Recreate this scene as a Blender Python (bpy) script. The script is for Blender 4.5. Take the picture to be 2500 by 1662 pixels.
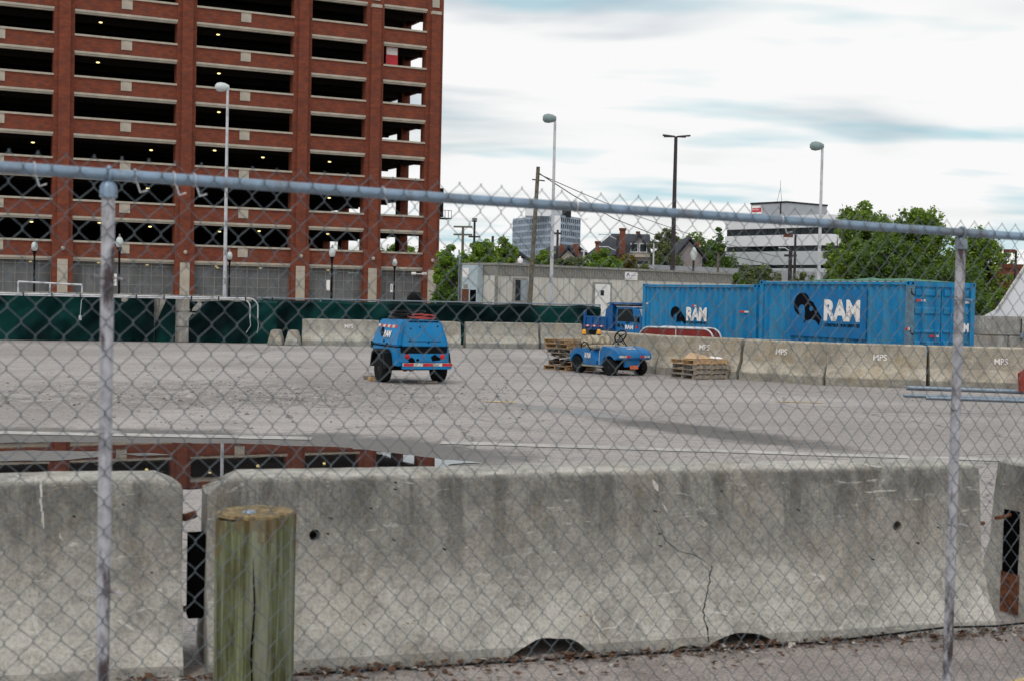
import bpy, bmesh, math, random
from mathutils import Vector, Matrix, noise
R = math.radians
random.seed(7)
sc = bpy.context.scene
for o in list(bpy.data.objects):
    bpy.data.objects.remove(o)
COL = sc.collection

# ------------------------------------------------------------------ camera
F, W0, H0, CH = 3400.0, 2500.0, 1662.0, 2.13
PITCH, ROLL = math.atan((831 - 722) / F), 0.022
cd = bpy.data.cameras.new("camera")
cam = bpy.data.objects.new("camera", cd)
COL.objects.link(cam)
CAMROT = Matrix.Rotation(R(90) - PITCH, 4, 'X') @ Matrix.Rotation(ROLL, 4, 'Z')
cam.matrix_world = Matrix.Translation((0, 0, CH)) @ CAMROT
cd.sensor_fit = 'HORIZONTAL'
cd.sensor_width = 36
cd.lens = 36 * F / W0
cd.clip_start = 0.05
cd.clip_end = 6000
cd.dof.use_dof = True
cd.dof.focus_distance = 30
cd.dof.aperture_fstop = 4.4
sc.camera = cam

# ------------------------------------------------------------------ sky, sun, exposure
SUN_EL, SUN_AZ = R(52), R(205)      # azimuth measured from +Y clockwise: behind the camera, to its left
world = bpy.data.worlds.new("World")
sc.world = world
world.use_nodes = True
wn = world.node_tree
wn.nodes.clear()
def wnode(t, **kw):
    n = wn.nodes.new(t)
    for k, v in kw.items():
        setattr(n, k, v)
    return n
wout = wnode('ShaderNodeOutputWorld')
sky = wnode('ShaderNodeTexSky', sky_type='NISHITA', sun_disc=False)
sky.sun_elevation = SUN_EL
sky.sun_rotation = SUN_AZ
sky.air_density = 1.0
sky.dust_density = 1.5
skym = wnode('ShaderNodeMixRGB', blend_type='MULTIPLY')
skym.inputs[0].default_value = 1
skym.inputs[2].default_value = (0.085, 0.085, 0.085, 1)
wn.links.new(sky.outputs[0], skym.inputs[1])
tc = wnode('ShaderNodeTexCoord')
sep = wnode('ShaderNodeSeparateXYZ')
wn.links.new(tc.outputs['Generated'], sep.inputs[0])
def wm(op, a, b, c=None):
    n = wnode('ShaderNodeMath', operation=op)
    for i, v in enumerate((a, b, c)):
        if v is None: continue
        if isinstance(v, (int, float)): n.inputs[i].default_value = v
        else: wn.links.new(v, n.inputs[i])
    return n.outputs[0]
zz = wm('ADD', wm('ABSOLUTE', sep.outputs[2], 0), 0.16)
cx = wm('DIVIDE', sep.outputs[0], zz)
cy = wm('DIVIDE', sep.outputs[1], zz)
comb = wnode('ShaderNodeCombineXYZ')
wn.links.new(cx, comb.inputs[0]); wn.links.new(cy, comb.inputs[1])
mp = wnode('ShaderNodeMapping')
mp.inputs['Scale'].default_value = (0.75, 1.5, 1)
mp.inputs['Rotation'].default_value = (0, 0, R(-14))
mp.inputs['Location'].default_value = (3.4, 1.3, 0)
wn.links.new(comb.outputs[0], mp.inputs[0])
n1 = wnode('ShaderNodeTexNoise')
n1.inputs['Scale'].default_value = 1.0; n1.inputs['Detail'].default_value = 4; n1.inputs['Roughness'].default_value = 0.45
n1.inputs['Distortion'].default_value = 0.5
wn.links.new(mp.outputs[0], n1.inputs['Vector'])
cr = wnode('ShaderNodeValToRGB')
cr.color_ramp.interpolation = 'EASE'
cr.color_ramp.elements[0].position = 0.30; cr.color_ramp.elements[0].color = (0.30, 0.30, 0.30, 1)
cr.color_ramp.elements[1].position = 0.50; cr.color_ramp.elements[1].color = (1, 1, 1, 1)
wn.links.new(n1.outputs[0], cr.inputs[0])
n2 = wnode('ShaderNodeTexNoise')
n2.inputs['Scale'].default_value = 1.7; n2.inputs['Detail'].default_value = 3
wn.links.new(mp.outputs[0], n2.inputs['Vector'])
cr2 = wnode('ShaderNodeValToRGB')
cr2.color_ramp.elements[0].position = 0.34; cr2.color_ramp.elements[0].color = (0.54, 0.74, 0.80, 1)
cr2.color_ramp.elements[1].position = 0.47; cr2.color_ramp.elements[1].color = (0.95, 0.955, 0.95, 1)
wn.links.new(n2.outputs[0], cr2.inputs[0])
wmix = wnode('ShaderNodeMixRGB')
wn.links.new(cr.outputs[0], wmix.inputs[0]); wn.links.new(skym.outputs[0], wmix.inputs[1]); wn.links.new(cr2.outputs[0], wmix.inputs[2])
bg = wnode('ShaderNodeBackground')
bg.inputs['Strength'].default_value = 1.0
wn.links.new(wmix.outputs[0], bg.inputs[0]); wn.links.new(bg.outputs[0], wout.inputs[0])

sd = bpy.data.lights.new("sun", 'SUN')
sd.energy = 0.9; sd.angle = R(14); sd.color = (1.0, 0.95, 0.88)
so = bpy.data.objects.new("sun", sd); COL.objects.link(so)
sdir = Vector((math.sin(SUN_AZ) * math.cos(SUN_EL), math.cos(SUN_AZ) * math.cos(SUN_EL), math.sin(SUN_EL)))
so.rotation_euler = sdir.to_track_quat('Z', 'Y').to_euler()
so.location = sdir * 50
vs = sc.view_settings
vs.view_transform = 'Standard'; vs.look = 'None'; vs.exposure = 0.0; vs.gamma = 1.0; vs.use_curve_mapping = False

# ------------------------------------------------------------------ layout: pixel of the photograph + distance -> point of the place
def ray(px, py):
    return CAMROT.to_3x3() @ Vector(((px - 1250) / F, -(py - 831) / F, -1))
def at(px, py, Y):
    d = ray(px, py); return Vector((0, 0, CH)) + d * (Y / d.y)
def ground(px, py, z=0.0):
    d = ray(px, py); return Vector((0, 0, CH)) + d * ((z - CH) / d.z)

# ------------------------------------------------------------------ materials
class NT:
    def __init__(s, name):
        s.m = bpy.data.materials.new(name); s.m.use_nodes = True
        s.t = s.m.node_tree; s.b = s.t.nodes['Principled BSDF']; s.out = s.t.nodes['Material Output']
    def n(s, t, **kw):
        nd = s.t.nodes.new(t)
        for k, v in kw.items(): setattr(nd, k, v)
        return nd
    def l(s, a, b): s.t.links.new(a, b)
    def setv(s, sock, v):
        if hasattr(v, 'links') or hasattr(v, 'is_output'): s.l(v, sock)
        else: sock.default_value = v
    def co(s, scale=(1, 1, 1), kind='Object', loc=(0, 0, 0), rot=(0, 0, 0)):
        if kind == 'World':
            g = s.n('ShaderNodeNewGeometry').outputs['Position']
        else:
            g = s.n('ShaderNodeTexCoord').outputs[kind]
        mpn = s.n('ShaderNodeMapping')
        mpn.inputs['Scale'].default_value = scale; mpn.inputs['Location'].default_value = loc; mpn.inputs['Rotation'].default_value = rot
        s.l(g, mpn.inputs[0]); return mpn.outputs[0]
    def noise(s, vec, scale=1, detail=4, rough=0.55, dist=0.0):
        nn = s.n('ShaderNodeTexNoise')
        nn.inputs['Scale'].default_value = scale; nn.inputs['Detail'].default_value = detail
        nn.inputs['Roughness'].default_value = rough; nn.inputs['Distortion'].default_value = dist
        s.l(vec, nn.inputs['Vector']); return nn.outputs[0]
    def ramp(s, fac, pts, interp='LINEAR'):
        r = s.n('ShaderNodeValToRGB'); r.color_ramp.interpolation = interp
        while len(r.color_ramp.elements) < len(pts): r.color_ramp.elements.new(0.5)
        for e, (p, c) in zip(r.color_ramp.elements, pts):
            e.position = p; e.color = (c[0], c[1], c[2], 1) if not isinstance(c, (int, float)) else (c, c, c, 1)
        s.l(fac, r.inputs[0]); return r.outputs[0]
    def mix(s, fac, a, b, mode='MIX'):
        x = s.n('ShaderNodeMixRGB', blend_type=mode)
        for ii, (sock, v) in enumerate(zip(x.inputs, (fac, a, b))):
            if isinstance(v, (int, float)): sock.default_value = v if ii == 0 else (v, v, v, 1)
            elif isinstance(v, (tuple, list)): sock.default_value = (v[0], v[1], v[2], 1)
            else: s.l(v, sock)
        return x.outputs[0]
    def math(s, op, a, b=0.0):
        x = s.n('ShaderNodeMath', operation=op)
        for sock, v in zip(x.inputs, (a, b)):
            if isinstance(v, (int, float)): sock.default_value = v
            else: s.l(v, sock)
        return x.outputs[0]
    def bump(s, h, strength=0.3, dist=0.01):
        b = s.n('ShaderNodeBump'); b.inputs['Strength'].default_value = strength; b.inputs['Distance'].default_value = dist
        s.l(h, b.inputs['Height']); s.l(b.outputs[0], s.b.inputs['Normal'])
    def col(s, v):
        if isinstance(v, (tuple, list)): s.b.inputs['Base Color'].default_value = (v[0], v[1], v[2], 1)
        else: s.l(v, s.b.inputs['Base Color'])
    def rough(s, v): s.setv(s.b.inputs['Roughness'], v)
    def metal(s, v): s.setv(s.b.inputs['Metallic'], v)
    def spec(s, v): s.b.inputs['Specular IOR Level'].default_value = v
M = {}
def plain(name, c, rough=0.6, metal=0.0, var=0.18, scale=6.0, dirt=None, spec=0.4):
    k = NT(name)
    v = k.noise(k.co(), scale, 5, 0.6)
    c2 = tuple(x * (1 - var) for x in c); c3 = tuple(min(1, x * (1 + var)) for x in c)
    cc = k.ramp(v, [(0.38, c2), (0.62, c3)])
    if dirt:
        v2 = k.noise(k.co((1, 1, 0.35)), scale * 0.6, 6, 0.7)
        cc = k.mix(k.ramp(v2, [(0.49, 0), (0.60, 1)]), cc, dirt)
    k.col(cc); k.rough(k.ramp(v, [(0.2, max(0, rough - 0.1)), (0.8, min(1, rough + 0.12))])); k.metal(metal); k.spec(spec)
    M[name] = k.m
    return k.m

def m_asphalt():
    k = NT('asphalt')
    w = k.co(kind='World')
    big = k.noise(w, 0.09, 4, 0.6, 0.6)
    mid = k.noise(k.co((1, 2.2, 1), 'World'), 0.5, 5, 0.6)
    fine = k.noise(w, 30, 4, 0.8)
    grit = k.noise(w, 7, 6, 0.85)
    c = k.ramp(big, [(0.40, (0.295, 0.267, 0.254)), (0.5, (0.35, 0.317, 0.302)), (0.60, (0.39, 0.356, 0.34))])
    c = k.mix(k.ramp(mid, [(0.48, 0.0), (0.62, 0.45)]), c, (0.25, 0.23, 0.222))
    spots = k.ramp(k.noise(w, 1.1, 6, 0.75, 0.6), [(0.56, 0), (0.64, 0.5)])
    c = k.mix(spots, c, (0.2, 0.185, 0.18))
    edge = k.noise(w, 0.8, 6, 0.7)
    def ell(p, q, half, soft=0.35):
        a_, b_ = ground(*p), ground(*q); c0 = (a_ + b_) / 2; d = b_ - a_; L = d.length / 2; an = math.atan2(d.y, d.x)
        g = k.n('ShaderNodeNewGeometry').outputs['Position']
        m1 = k.n('ShaderNodeVectorMath', operation='SUBTRACT'); k.l(g, m1.inputs[0]); m1.inputs[1].default_value = c0
        m2 = k.n('ShaderNodeMapping'); m2.inputs['Rotation'].default_value = (0, 0, -an); k.l(m1.outputs[0], m2.inputs[0])
        m3 = k.n('ShaderNodeVectorMath', operation='MULTIPLY'); k.l(m2.outputs[0], m3.inputs[0]); m3.inputs[1].default_value = (1 / L, 1 / half, 0)
        m4 = k.n('ShaderNodeVectorMath', operation='LENGTH'); k.l(m3.outputs[0], m4.inputs[0])
        v = k.math('ADD', m4.outputs['Value'], k.math('MULTIPLY', k.math('SUBTRACT', edge, 0.5), 1.3))
        return k.ramp(v, [(1 - soft, 1), (1.0, 0)])
    gravel = ell((-500, 968), (1180, 950), 5.0, 0.5)
    coarse = k.noise(k.co((1.3, 0.5, 1), 'World'), 2.2, 8, 0.92)
    c = k.mix(0.55, c, k.ramp(fine, [(0.38, 0.35), (0.5, 1.0), (0.62, 1.55)]), 'MULTIPLY')
    c = k.mix(0.6, c, k.ramp(grit, [(0.36, 0.3), (0.46, 1.0), (0.62, 1.25)]), 'MULTIPLY')
    c = k.mix(gravel, c, k.mix(1.0, c, k.ramp(coarse, [(0.42, 0.5), (0.5, 0.82), (0.58, 1.1)]), 'MULTIPLY'))
    halo = ell((-900, 1086), (1420, 1108), 3.0, 0.25)
    damp = ell((1380, 1006), (2190, 1114), 0.95, 0.45)
    shine = ell((1190, 978), (1600, 1030), 0.5, 0.5)
    wet = k.mix(1.0, k.mix(1.0, halo, damp, 'LIGHTEN'), shine, 'LIGHTEN')
    c = k.mix(k.mix(1.0, wet, 0.78, 'MULTIPLY'), c, (0.085, 0.078, 0.073))
    vo = k.n('ShaderNodeTexVoronoi', feature='DISTANCE_TO_EDGE'); vo.inputs['Scale'].default_value = 0.13
    wv = k.n('ShaderNodeVectorMath', operation='ADD')
    wn_ = k.n('ShaderNodeTexNoise'); wn_.inputs['Scale'].default_value = 0.7; wn_.inputs['Detail'].default_value = 6
    k.l(w, wn_.inputs['Vector'])
    sc_ = k.n('ShaderNodeVectorMath', operation='SCALE'); sc_.inputs['Scale'].default_value = 1.3
    k.l(wn_.outputs['Color'], sc_.inputs[0]); k.l(w, wv.inputs[0]); k.l(sc_.outputs[0], wv.inputs[1]); k.l(wv.outputs[0], vo.inputs['Vector'])
    crk = k.ramp(vo.outputs['Distance'], [(0.0, 0.8), (0.002, 0.5), (0.004, 0)])
    c = k.mix(crk, c, (0.09, 0.08, 0.075))
    k.col(c); k.spec(0.3)
    k.rough(k.mix(shine, k.mix(halo, k.ramp(fine, [(0, 0.88), (1, 0.95)]), 0.62), 0.30))
    k.bump(k.mix(0.5, fine, grit), 0.55, 0.014)
    M['asphalt'] = k.m
m_asphalt()
def m_pave():
    k = NT('pavement')
    w = k.co(kind='World')
    f = k.noise(w, 60, 5, 0.8); g = k.noise(w, 2.0, 5, 0.6)
    c = k.ramp(g, [(0.38, (0.25, 0.215, 0.20)), (0.62, (0.36, 0.315, 0.295))])
    c = k.mix(0.7, c, k.ramp(f, [(0.38, 0.35), (0.5, 1.0), (0.62, 1.6)]), 'MULTIPLY')
    k.col(c); k.rough(0.92); k.spec(0.2); k.bump(f, 0.5, 0.01)
    M['pavement'] = k.m
m_pave()
def m_concrete(name, base, dark, stain=0.5, top_dark=True, scale=1.0, yellow=0.15, foot=False):
    k = NT(name)
    o = k.co(); w = k.co(kind='World')
    big = k.noise(w, 1.6 * scale, 6, 0.62, 0.5)
    fine = k.noise(w, 45 * scale, 5, 0.75)
    c = k.ramp(big, [(0.36, tuple(x * 0.70 for x in base)), (0.5, base), (0.64, tuple(min(1, x * 1.18) for x in base))])
    blot = k.ramp(k.noise(w, 5.5 * scale, 7, 0.75, 0.8), [(0.40, 0.72), (0.5, 1.0), (0.60, 1.14)])
    c = k.mix(0.8, c, blot, 'MULTIPLY')
    st = k.noise(k.co((5.0, 5.0, 0.8), 'World'), 1.0 * scale, 7, 0.72, 0.35)
    streak = k.ramp(st, [(0.45, 0), (0.58, 1)])
    if top_dark:
        sp = k.n('ShaderNodeSeparateXYZ'); k.l(o, sp.inputs[0])
        hgt = k.ramp(k.math('DIVIDE', sp.outputs[2], 1.1), [(0.28, 0.0), (0.62, 0.45), (0.90, 1.0), (0.945, 1.0), (0.97, 0.05)])
        streak = k.mix(1.0, streak, hgt, 'MULTIPLY')
        wash = k.mix(1.0, hgt, k.ramp(big, [(0.38, 0.15), (0.58, 0.9)]), 'MULTIPLY')
        streak = k.mix(1.0, streak, wash, 'SCREEN')
    c = k.mix(k.mix(1.0, streak, stain, 'MULTIPLY'), c, dark)
    pock = k.n('ShaderNodeTexVoronoi'); pock.inputs['Scale'].default_value = 26 * scale; k.l(w, pock.inputs['Vector'])
    pk = k.ramp(pock.outputs['Distance'], [(0.0, 1), (0.09, 0.9), (0.14, 0)])
    pk = k.mix(1.0, pk, k.ramp(k.noise(w, 7 * scale, 2), [(0.53, 0), (0.56, 1)]), 'MULTIPLY')
    c = k.mix(k.mix(1.0, pk, 0.85, 'MULTIPLY'), c, (0.07, 0.055, 0.035))
    yel = k.ramp(k.noise(w, 2.3 * scale, 4), [(0.52, 0), (0.64, yellow * 2)])
    c = k.mix(yel, c, (0.34, 0.25, 0.13))
    scuff = k.ramp(k.noise(k.co((1.2, 1.2, 5), 'World', rot=(0.2, 0.3, 0.1)), 3.1 * scale, 7, 0.75, 1.2), [(0.60, 0), (0.66, 0.65)])
    c = k.mix(scuff, c, (0.62, 0.6, 0.56))
    c = k.mix(0.5, c, k.ramp(fine, [(0.38, 0.5), (0.5, 1.0), (0.62, 1.3)]), 'MULTIPLY')
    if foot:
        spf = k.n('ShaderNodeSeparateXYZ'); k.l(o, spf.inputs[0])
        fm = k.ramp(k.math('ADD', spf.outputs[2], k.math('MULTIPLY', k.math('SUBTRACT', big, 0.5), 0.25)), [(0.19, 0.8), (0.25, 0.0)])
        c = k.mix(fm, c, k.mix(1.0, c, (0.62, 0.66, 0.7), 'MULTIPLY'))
    k.col(c); k.rough(0.9); k.spec(0.2)
    k.bump(k.mix(0.35, fine, big), 0.6, 0.014)
    M[name] = k.m
m_concrete('concrete_near', (0.42, 0.40, 0.365), (0.085, 0.08, 0.073), 0.85, True, 1.0, 0.06)
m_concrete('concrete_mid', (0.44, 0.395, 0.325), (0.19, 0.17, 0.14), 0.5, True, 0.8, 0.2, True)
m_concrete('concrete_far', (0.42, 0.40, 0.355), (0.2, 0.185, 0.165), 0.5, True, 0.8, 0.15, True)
m_concrete('concrete_block', (0.40, 0.385, 0.36), (0.18, 0.17, 0.16), 0.5, False, 0.7)
def m_brick():
    k = NT('brick')
    o = k.co()
    sp = k.n('ShaderNodeSeparateXYZ'); k.l(o, sp.inputs[0])
    cb = k.n('ShaderNodeCombineXYZ')
    k.l(k.math('ADD', sp.outputs[0], sp.outputs[1]), cb.inputs[0]); k.l(sp.outputs[2], cb.inputs[1])
    bt = k.n('ShaderNodeTexBrick')
    bt.inputs['Scale'].default_value = 1.0; bt.inputs['Brick Width'].default_value = 0.42; bt.inputs['Row Height'].default_value = 0.14
    bt.inputs['Mortar Size'].default_value = 0.011; bt.inputs['Bias'].default_value = -0.1
    bt.inputs['Color1'].default_value = (0.25, 0.060, 0.027, 1); bt.inputs['Color2'].default_value = (0.17, 0.045, 0.026, 1)
    bt.inputs['Mortar'].default_value = (0.15, 0.075, 0.055, 1)
    k.l(cb.outputs[0], bt.inputs['Vector'])
    v = k.noise(k.co((1, 1, 1.6)), 1.2, 5, 0.7)
    c = k.mix(0.6, bt.outputs[0], k.ramp(v, [(0.38, (0.66, 0.66, 0.75)), (0.62, (1.22, 1.12, 1.05))]), 'MULTIPLY')
    g = k.ramp(k.noise(k.co((0.8, 0.8, 2.4)), 3.5, 5, 0.75), [(0.50, 0), (0.62, 0.6)])
    c = k.mix(g, c, (0.11, 0.06, 0.055))
    k.col(c); k.rough(0.85); k.spec(0.2)
    M['brick'] = k.m
m_brick()
plain('stone_cream', (0.46, 0.41, 0.335), 0.8, var=0.1, scale=1.5, dirt=(0.4, 0.36, 0.3))
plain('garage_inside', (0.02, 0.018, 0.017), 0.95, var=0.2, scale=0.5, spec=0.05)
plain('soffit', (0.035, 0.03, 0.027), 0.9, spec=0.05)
def m_emit(name, c, e):
    k = NT(name); k.col(c); k.b.inputs['Emission Color'].default_value = (*c, 1); k.b.inputs['Emission Strength'].default_value = e
    M[name] = k.m
m_emit('lamp_yellow', (1.0, 0.80, 0.34), 2.0)
def m_blue(name, c, dirty=0.5):
    k = NT(name)
    o = k.co()
    v = k.noise(o, 1.4, 5, 0.6)
    cc = k.ramp(v, [(0.3, tuple(x * 0.82 for x in c)), (0.7, tuple(min(1, x * 1.15) for x in c))])
    fade = k.ramp(k.noise(k.co((3, 3, 0.5)), 1.2, 5, 0.65), [(0.44, 0), (0.62, dirty)])
    cc = k.mix(fade, cc, (0.10, 0.27, 0.36))
    rust = k.ramp(k.noise(k.co((2, 2, 1.2)), 3.2, 7, 0.78), [(0.60, 0), (0.64, 0.85)])
    cc = k.mix(k.mix(1.0, rust, dirty, 'MULTIPLY'), cc, (0.16, 0.13, 0.12))
    k.col(cc); k.rough(k.ramp(v, [(0.2, 0.42), (0.8, 0.58)])); k.spec(0.22)
    M[name] = k.m
m_blue('blue_container', (0.003, 0.20, 0.45), 0.45)
m_blue('blue_panel', (0.005, 0.150, 0.385), 0.12)
m_blue('blue_machine', (0.006, 0.21, 0.50), 0.16)
m_blue('blue_truck', (0.006, 0.085, 0.28), 0.12)
m_blue('blue_cart', (0.010, 0.145, 0.39), 0.12)
plain('grey_post', (0.11, 0.20, 0.28), 0.6, dirt=(0.10, 0.14, 0.17))
plain('white_paint', (0.84, 0.80, 0.78), 0.5, var=0.05, scale=10)
plain('worn_white', (0.66, 0.65, 0.62), 0.8, var=0.2, scale=14, dirt=(0.36, 0.34, 0.32))
plain('faded_line', (0.44, 0.415, 0.395), 0.9, var=0.16, scale=3, dirt=(0.33, 0.31, 0.30))
plain('scuff_pale', (0.52, 0.505, 0.465), 0.9, var=0.15, scale=40)
plain('rust_spot', (0.20, 0.10, 0.02), 0.9)
plain('crack_fill', (0.075, 0.07, 0.066), 0.9)
plain('black_paint', (0.006, 0.006, 0.007), 0.5, var=0.2, spec=0.12)
plain('logo_black', (0.003, 0.004, 0.008), 0.6, var=0.1, spec=0.06)
plain('dark_void', (0.004, 0.004, 0.004), 0.95, var=0.1, spec=0.0)
plain('rubber', (0.010, 0.011, 0.012), 0.8, var=0.3, scale=20, spec=0.12)
plain('dark_metal', (0.02, 0.021, 0.024), 0.55, 0.2, spec=0.2)
plain('red_tape', (0.55, 0.018, 0.03), 0.4)
plain('red_lens', (0.5, 0.015, 0.015), 0.25)
plain('amber_lens', (0.85, 0.36, 0.01), 0.3, var=0.08)
plain('orange_plate', (0.85, 0.16, 0.04), 0.5)
plain('rust', (0.13, 0.045, 0.02), 0.85, var=0.5, scale=22)
plain('rusty_red', (0.26, 0.035, 0.02), 0.7, var=0.3)
plain('seat_vinyl', (0.50, 0.44, 0.34), 0.6, var=0.12, scale=9, dirt=(0.25, 0.19, 0.12))
plain('wood_pallet', (0.34, 0.22, 0.12), 0.85, var=0.35, scale=16)
plain('wood_grey', (0.27, 0.225, 0.18), 0.9, var=0.3, scale=16)
plain('wood_fresh', (0.48, 0.31, 0.16), 0.8, var=0.25, scale=16)
plain('paper_sack', (0.50, 0.34, 0.21), 0.8, var=0.12)
plain('plastic_black', (0.005, 0.005, 0.006), 0.45, var=0.2, spec=0.2)
plain('trailer_wall', (0.58, 0.56, 0.51), 0.7, var=0.07, scale=2, dirt=(0.50, 0.48, 0.43))
plain('trailer_band', (0.235, 0.225, 0.195), 0.7, var=0.08, scale=2)
plain('trailer_groove', (0.46, 0.44, 0.40), 0.7, var=0.07)
plain('trailer_trim', (0.27, 0.26, 0.235), 0.6)
plain('appliance', (0.42, 0.50, 0.54), 0.5, var=0.07)
plain('door_white', (0.80, 0.79, 0.77), 0.5, var=0.06)
def m_glass(name, c, rough=0.08):
    k = NT(name); k.col(c); k.rough(rough); k.spec(0.25); M[name] = k.m
m_glass('glass_dark', (0.008, 0.014, 0.018)); m_glass('glass_grey', (0.10, 0.13, 0.16), 0.12); m_glass('glass_blue', (0.035, 0.075, 0.12), 0.1)
m_glass('glass_pale', (0.3, 0.36, 0.42), 0.15)
plain('pole_white', (0.55, 0.56, 0.60), 0.5, var=0.08, dirt=(0.4, 0.4, 0.42))
plain('pole_grey', (0.26, 0.25, 0.27), 0.5, var=0.1)
plain('lamp_head', (0.22, 0.29, 0.29), 0.5, var=0.1)
plain('lens_pale', (0.55, 0.6, 0.6), 0.3, var=0.06)
plain('pole_dark', (0.03, 0.022, 0.025), 0.5)
plain('wood_pole', (0.13, 0.115, 0.085), 0.9, var=0.35, scale=8)
plain('office_white', (0.76, 0.77, 0.80), 0.6, var=0.04, scale=0.3)
plain('office_grey', (0.48, 0.505, 0.53), 0.6, var=0.06, scale=0.3)
plain('tower_frame', (0.36, 0.43, 0.52), 0.6, var=0.05, scale=0.2)
plain('roof_slate', (0.045, 0.05, 0.062), 0.85, var=0.25, scale=1.2)
plain('wall_taupe', (0.29, 0.255, 0.25), 0.85, var=0.08, scale=1)
plain('wall_cream', (0.5, 0.44, 0.37), 0.85, var=0.08, scale=1)
plain('brick_dull', (0.22, 0.075, 0.045), 0.9, var=0.3, scale=4)
plain('wall_grey', (0.34, 0.355, 0.38), 0.85, var=0.07, scale=0.4)
plain('galv_dirty', (0.44, 0.44, 0.48), 0.5, 0.15, var=0.2, scale=16, dirt=(0.07, 0.05, 0.055))
plain('galv_rail', (0.25, 0.345, 0.46), 0.42, 0.35, var=0.12, scale=9, dirt=(0.2, 0.23, 0.27))
plain('galv_wire', (0.125, 0.15, 0.17), 0.55, 0.2, var=0.2, scale=30, spec=0.3)
plain('galv_pipe', (0.22, 0.27, 0.33), 0.4, 0.5, var=0.12)
plain('conduit', (0.62, 0.63, 0.66), 0.35, 0.5, var=0.08)
plain('tent_white', (0.76, 0.76, 0.80), 0.7, var=0.03, scale=0.4)
plain('hose_red', (0.42, 0.06, 0.05), 0.6)
plain('leaf_litter', (0.10, 0.05, 0.028), 0.9, var=0.6, scale=60)
plain('litter_pale', (0.42, 0.40, 0.36), 0.8, var=0.3, scale=60)
plain('yellow_paint', (0.60, 0.44, 0.16), 0.85, var=0.25, scale=12, dirt=(0.34, 0.29, 0.22))
def m_tarp():
    k = NT('tarp_green')
    v = k.noise(k.co((1, 1, 0.6)), 0.7, 3, 0.5)
    k.col(k.ramp(v, [(0.38, (0.0004, 0.006, 0.007)), (0.5, (0.001, 0.014, 0.015)), (0.62, (0.003, 0.036, 0.034))])); k.rough(0.65); k.spec(0.06)
    M['tarp_green'] = k.m
m_tarp()
plain('green_net', (0.07, 0.20, 0.13), 0.7, var=0.4, scale=9)
def m_red_panel():
    k = NT('red_panel'); v = k.noise(k.co(), 3, 4)
    k.col(k.ramp(v, [(0.3, (0.15, 0.008, 0.008)), (0.7, (0.27, 0.018, 0.01))])); k.rough(0.35)
    M['red_panel'] = k.m
m_red_panel()
def m_screen():
    k = NT('mesh_screen')
    k.col(k.ramp(k.noise(k.co((1, 1, 0.4)), 0.9, 4), [(0.3, (0.15, 0.155, 0.16)), (0.7, (0.26, 0.265, 0.27))])); k.rough(0.8)
    tr = k.n('ShaderNodeBsdfTransparent'); mx = k.n('ShaderNodeMixShader'); mx.inputs[0].default_value = 0.78
    k.l(tr.outputs[0], mx.inputs[1]); k.l(k.b.outputs[0], mx.inputs[2]); k.l(mx.outputs[0], k.out.inputs[0])
    M['mesh_screen'] = k.m
m_screen()
def m_water():
    k = NT('puddle_water')
    w = k.co(kind='World')
    k.col(k.ramp(k.noise(w, 1.2, 5), [(0.3, (0.010, 0.009, 0.009)), (0.7, (0.028, 0.026, 0.026))]))
    k.spec(1.0); k.b.inputs['IOR'].default_value = 1.5
    ripple = k.noise(k.co((1.6, 0.7, 1), 'World'), 6, 3)
    isl = k.noise(k.co((0.9, 2.6, 1), 'World'), 1.5, 6, 0.68)
    k.rough(k.ramp(isl, [(0.66, 0.012), (0.72, 0.45)]))
    k.bump(ripple, 0.010, 0.01)
    M['puddle_water'] = k.m
m_water()
def m_wet():
    k = NT('wet_asphalt')
    w = k.co(kind='World')
    v = k.noise(w, 30, 5, 0.75); b = k.noise(k.co((0.7, 2.0, 1), 'World'), 1.6, 6, 0.7)
    k.col(k.mix(0.6, k.ramp(b, [(0.3, (0.09, 0.083, 0.08)), (0.7, (0.17, 0.16, 0.155))]), k.ramp(v, [(0.3, 0.55), (0.7, 1.4)]), 'MULTIPLY'))
    k.rough(k.ramp(b, [(0.40, 0.28), (0.6, 0.75)])); k.spec(0.6); k.bump(v, 0.25, 0.006)
    M['wet_asphalt'] = k.m
m_wet()
def m_post_wood():
    k = NT('treated_wood')
    g = k.noise(k.co((26, 26, 1.0)), 1.0, 7, 0.75, 0.8)
    c = k.ramp(g, [(0.34, (0.03, 0.028, 0.012)), (0.45, (0.09, 0.10, 0.042)), (0.55, (0.145, 0.165, 0.08)), (0.66, (0.26, 0.28, 0.18))])
    bl = k.ramp(k.noise(k.co((1, 1, 0.4)), 7, 6, 0.7), [(0.47, 0), (0.6, 0.75)])
    c = k.mix(bl, c, k.mix(1.0, c, (0.5, 0.42, 0.3), 'MULTIPLY'))
    gl = k.ramp(k.noise(k.co((9, 9, 0.5)), 1.4, 5), [(0.5, 0), (0.62, 0.6)])
    c = k.mix(gl, c, (0.30, 0.31, 0.24))
    sp = k.n('ShaderNodeSeparateXYZ'); k.l(k.co(), sp.inputs[0])
    tr = k.ramp(k.math('ADD', k.math('MULTIPLY', sp.outputs[2], 1.0), k.math('MULTIPLY', k.ramp(k.noise(k.co((5, 5, 2)), 1.6, 5, 0.7), [(0.4, 0), (0.6, 1)]), 0.22)), [(0.60, 0), (1.04, 0.0), (1.13, 0.75)])
    c = k.mix(k.mix(1.0, tr, 0.6, 'MULTIPLY'), c, (0.13, 0.055, 0.012))
    k.col(c); k.rough(0.85); k.bump(g, 0.5, 0.01)
    M['treated_wood'] = k.m
m_post_wood()
plain('wood_endgrain', (0.21, 0.15, 0.07), 0.85, var=0.45, scale=22, dirt=(0.09, 0.06, 0.025))
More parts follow.
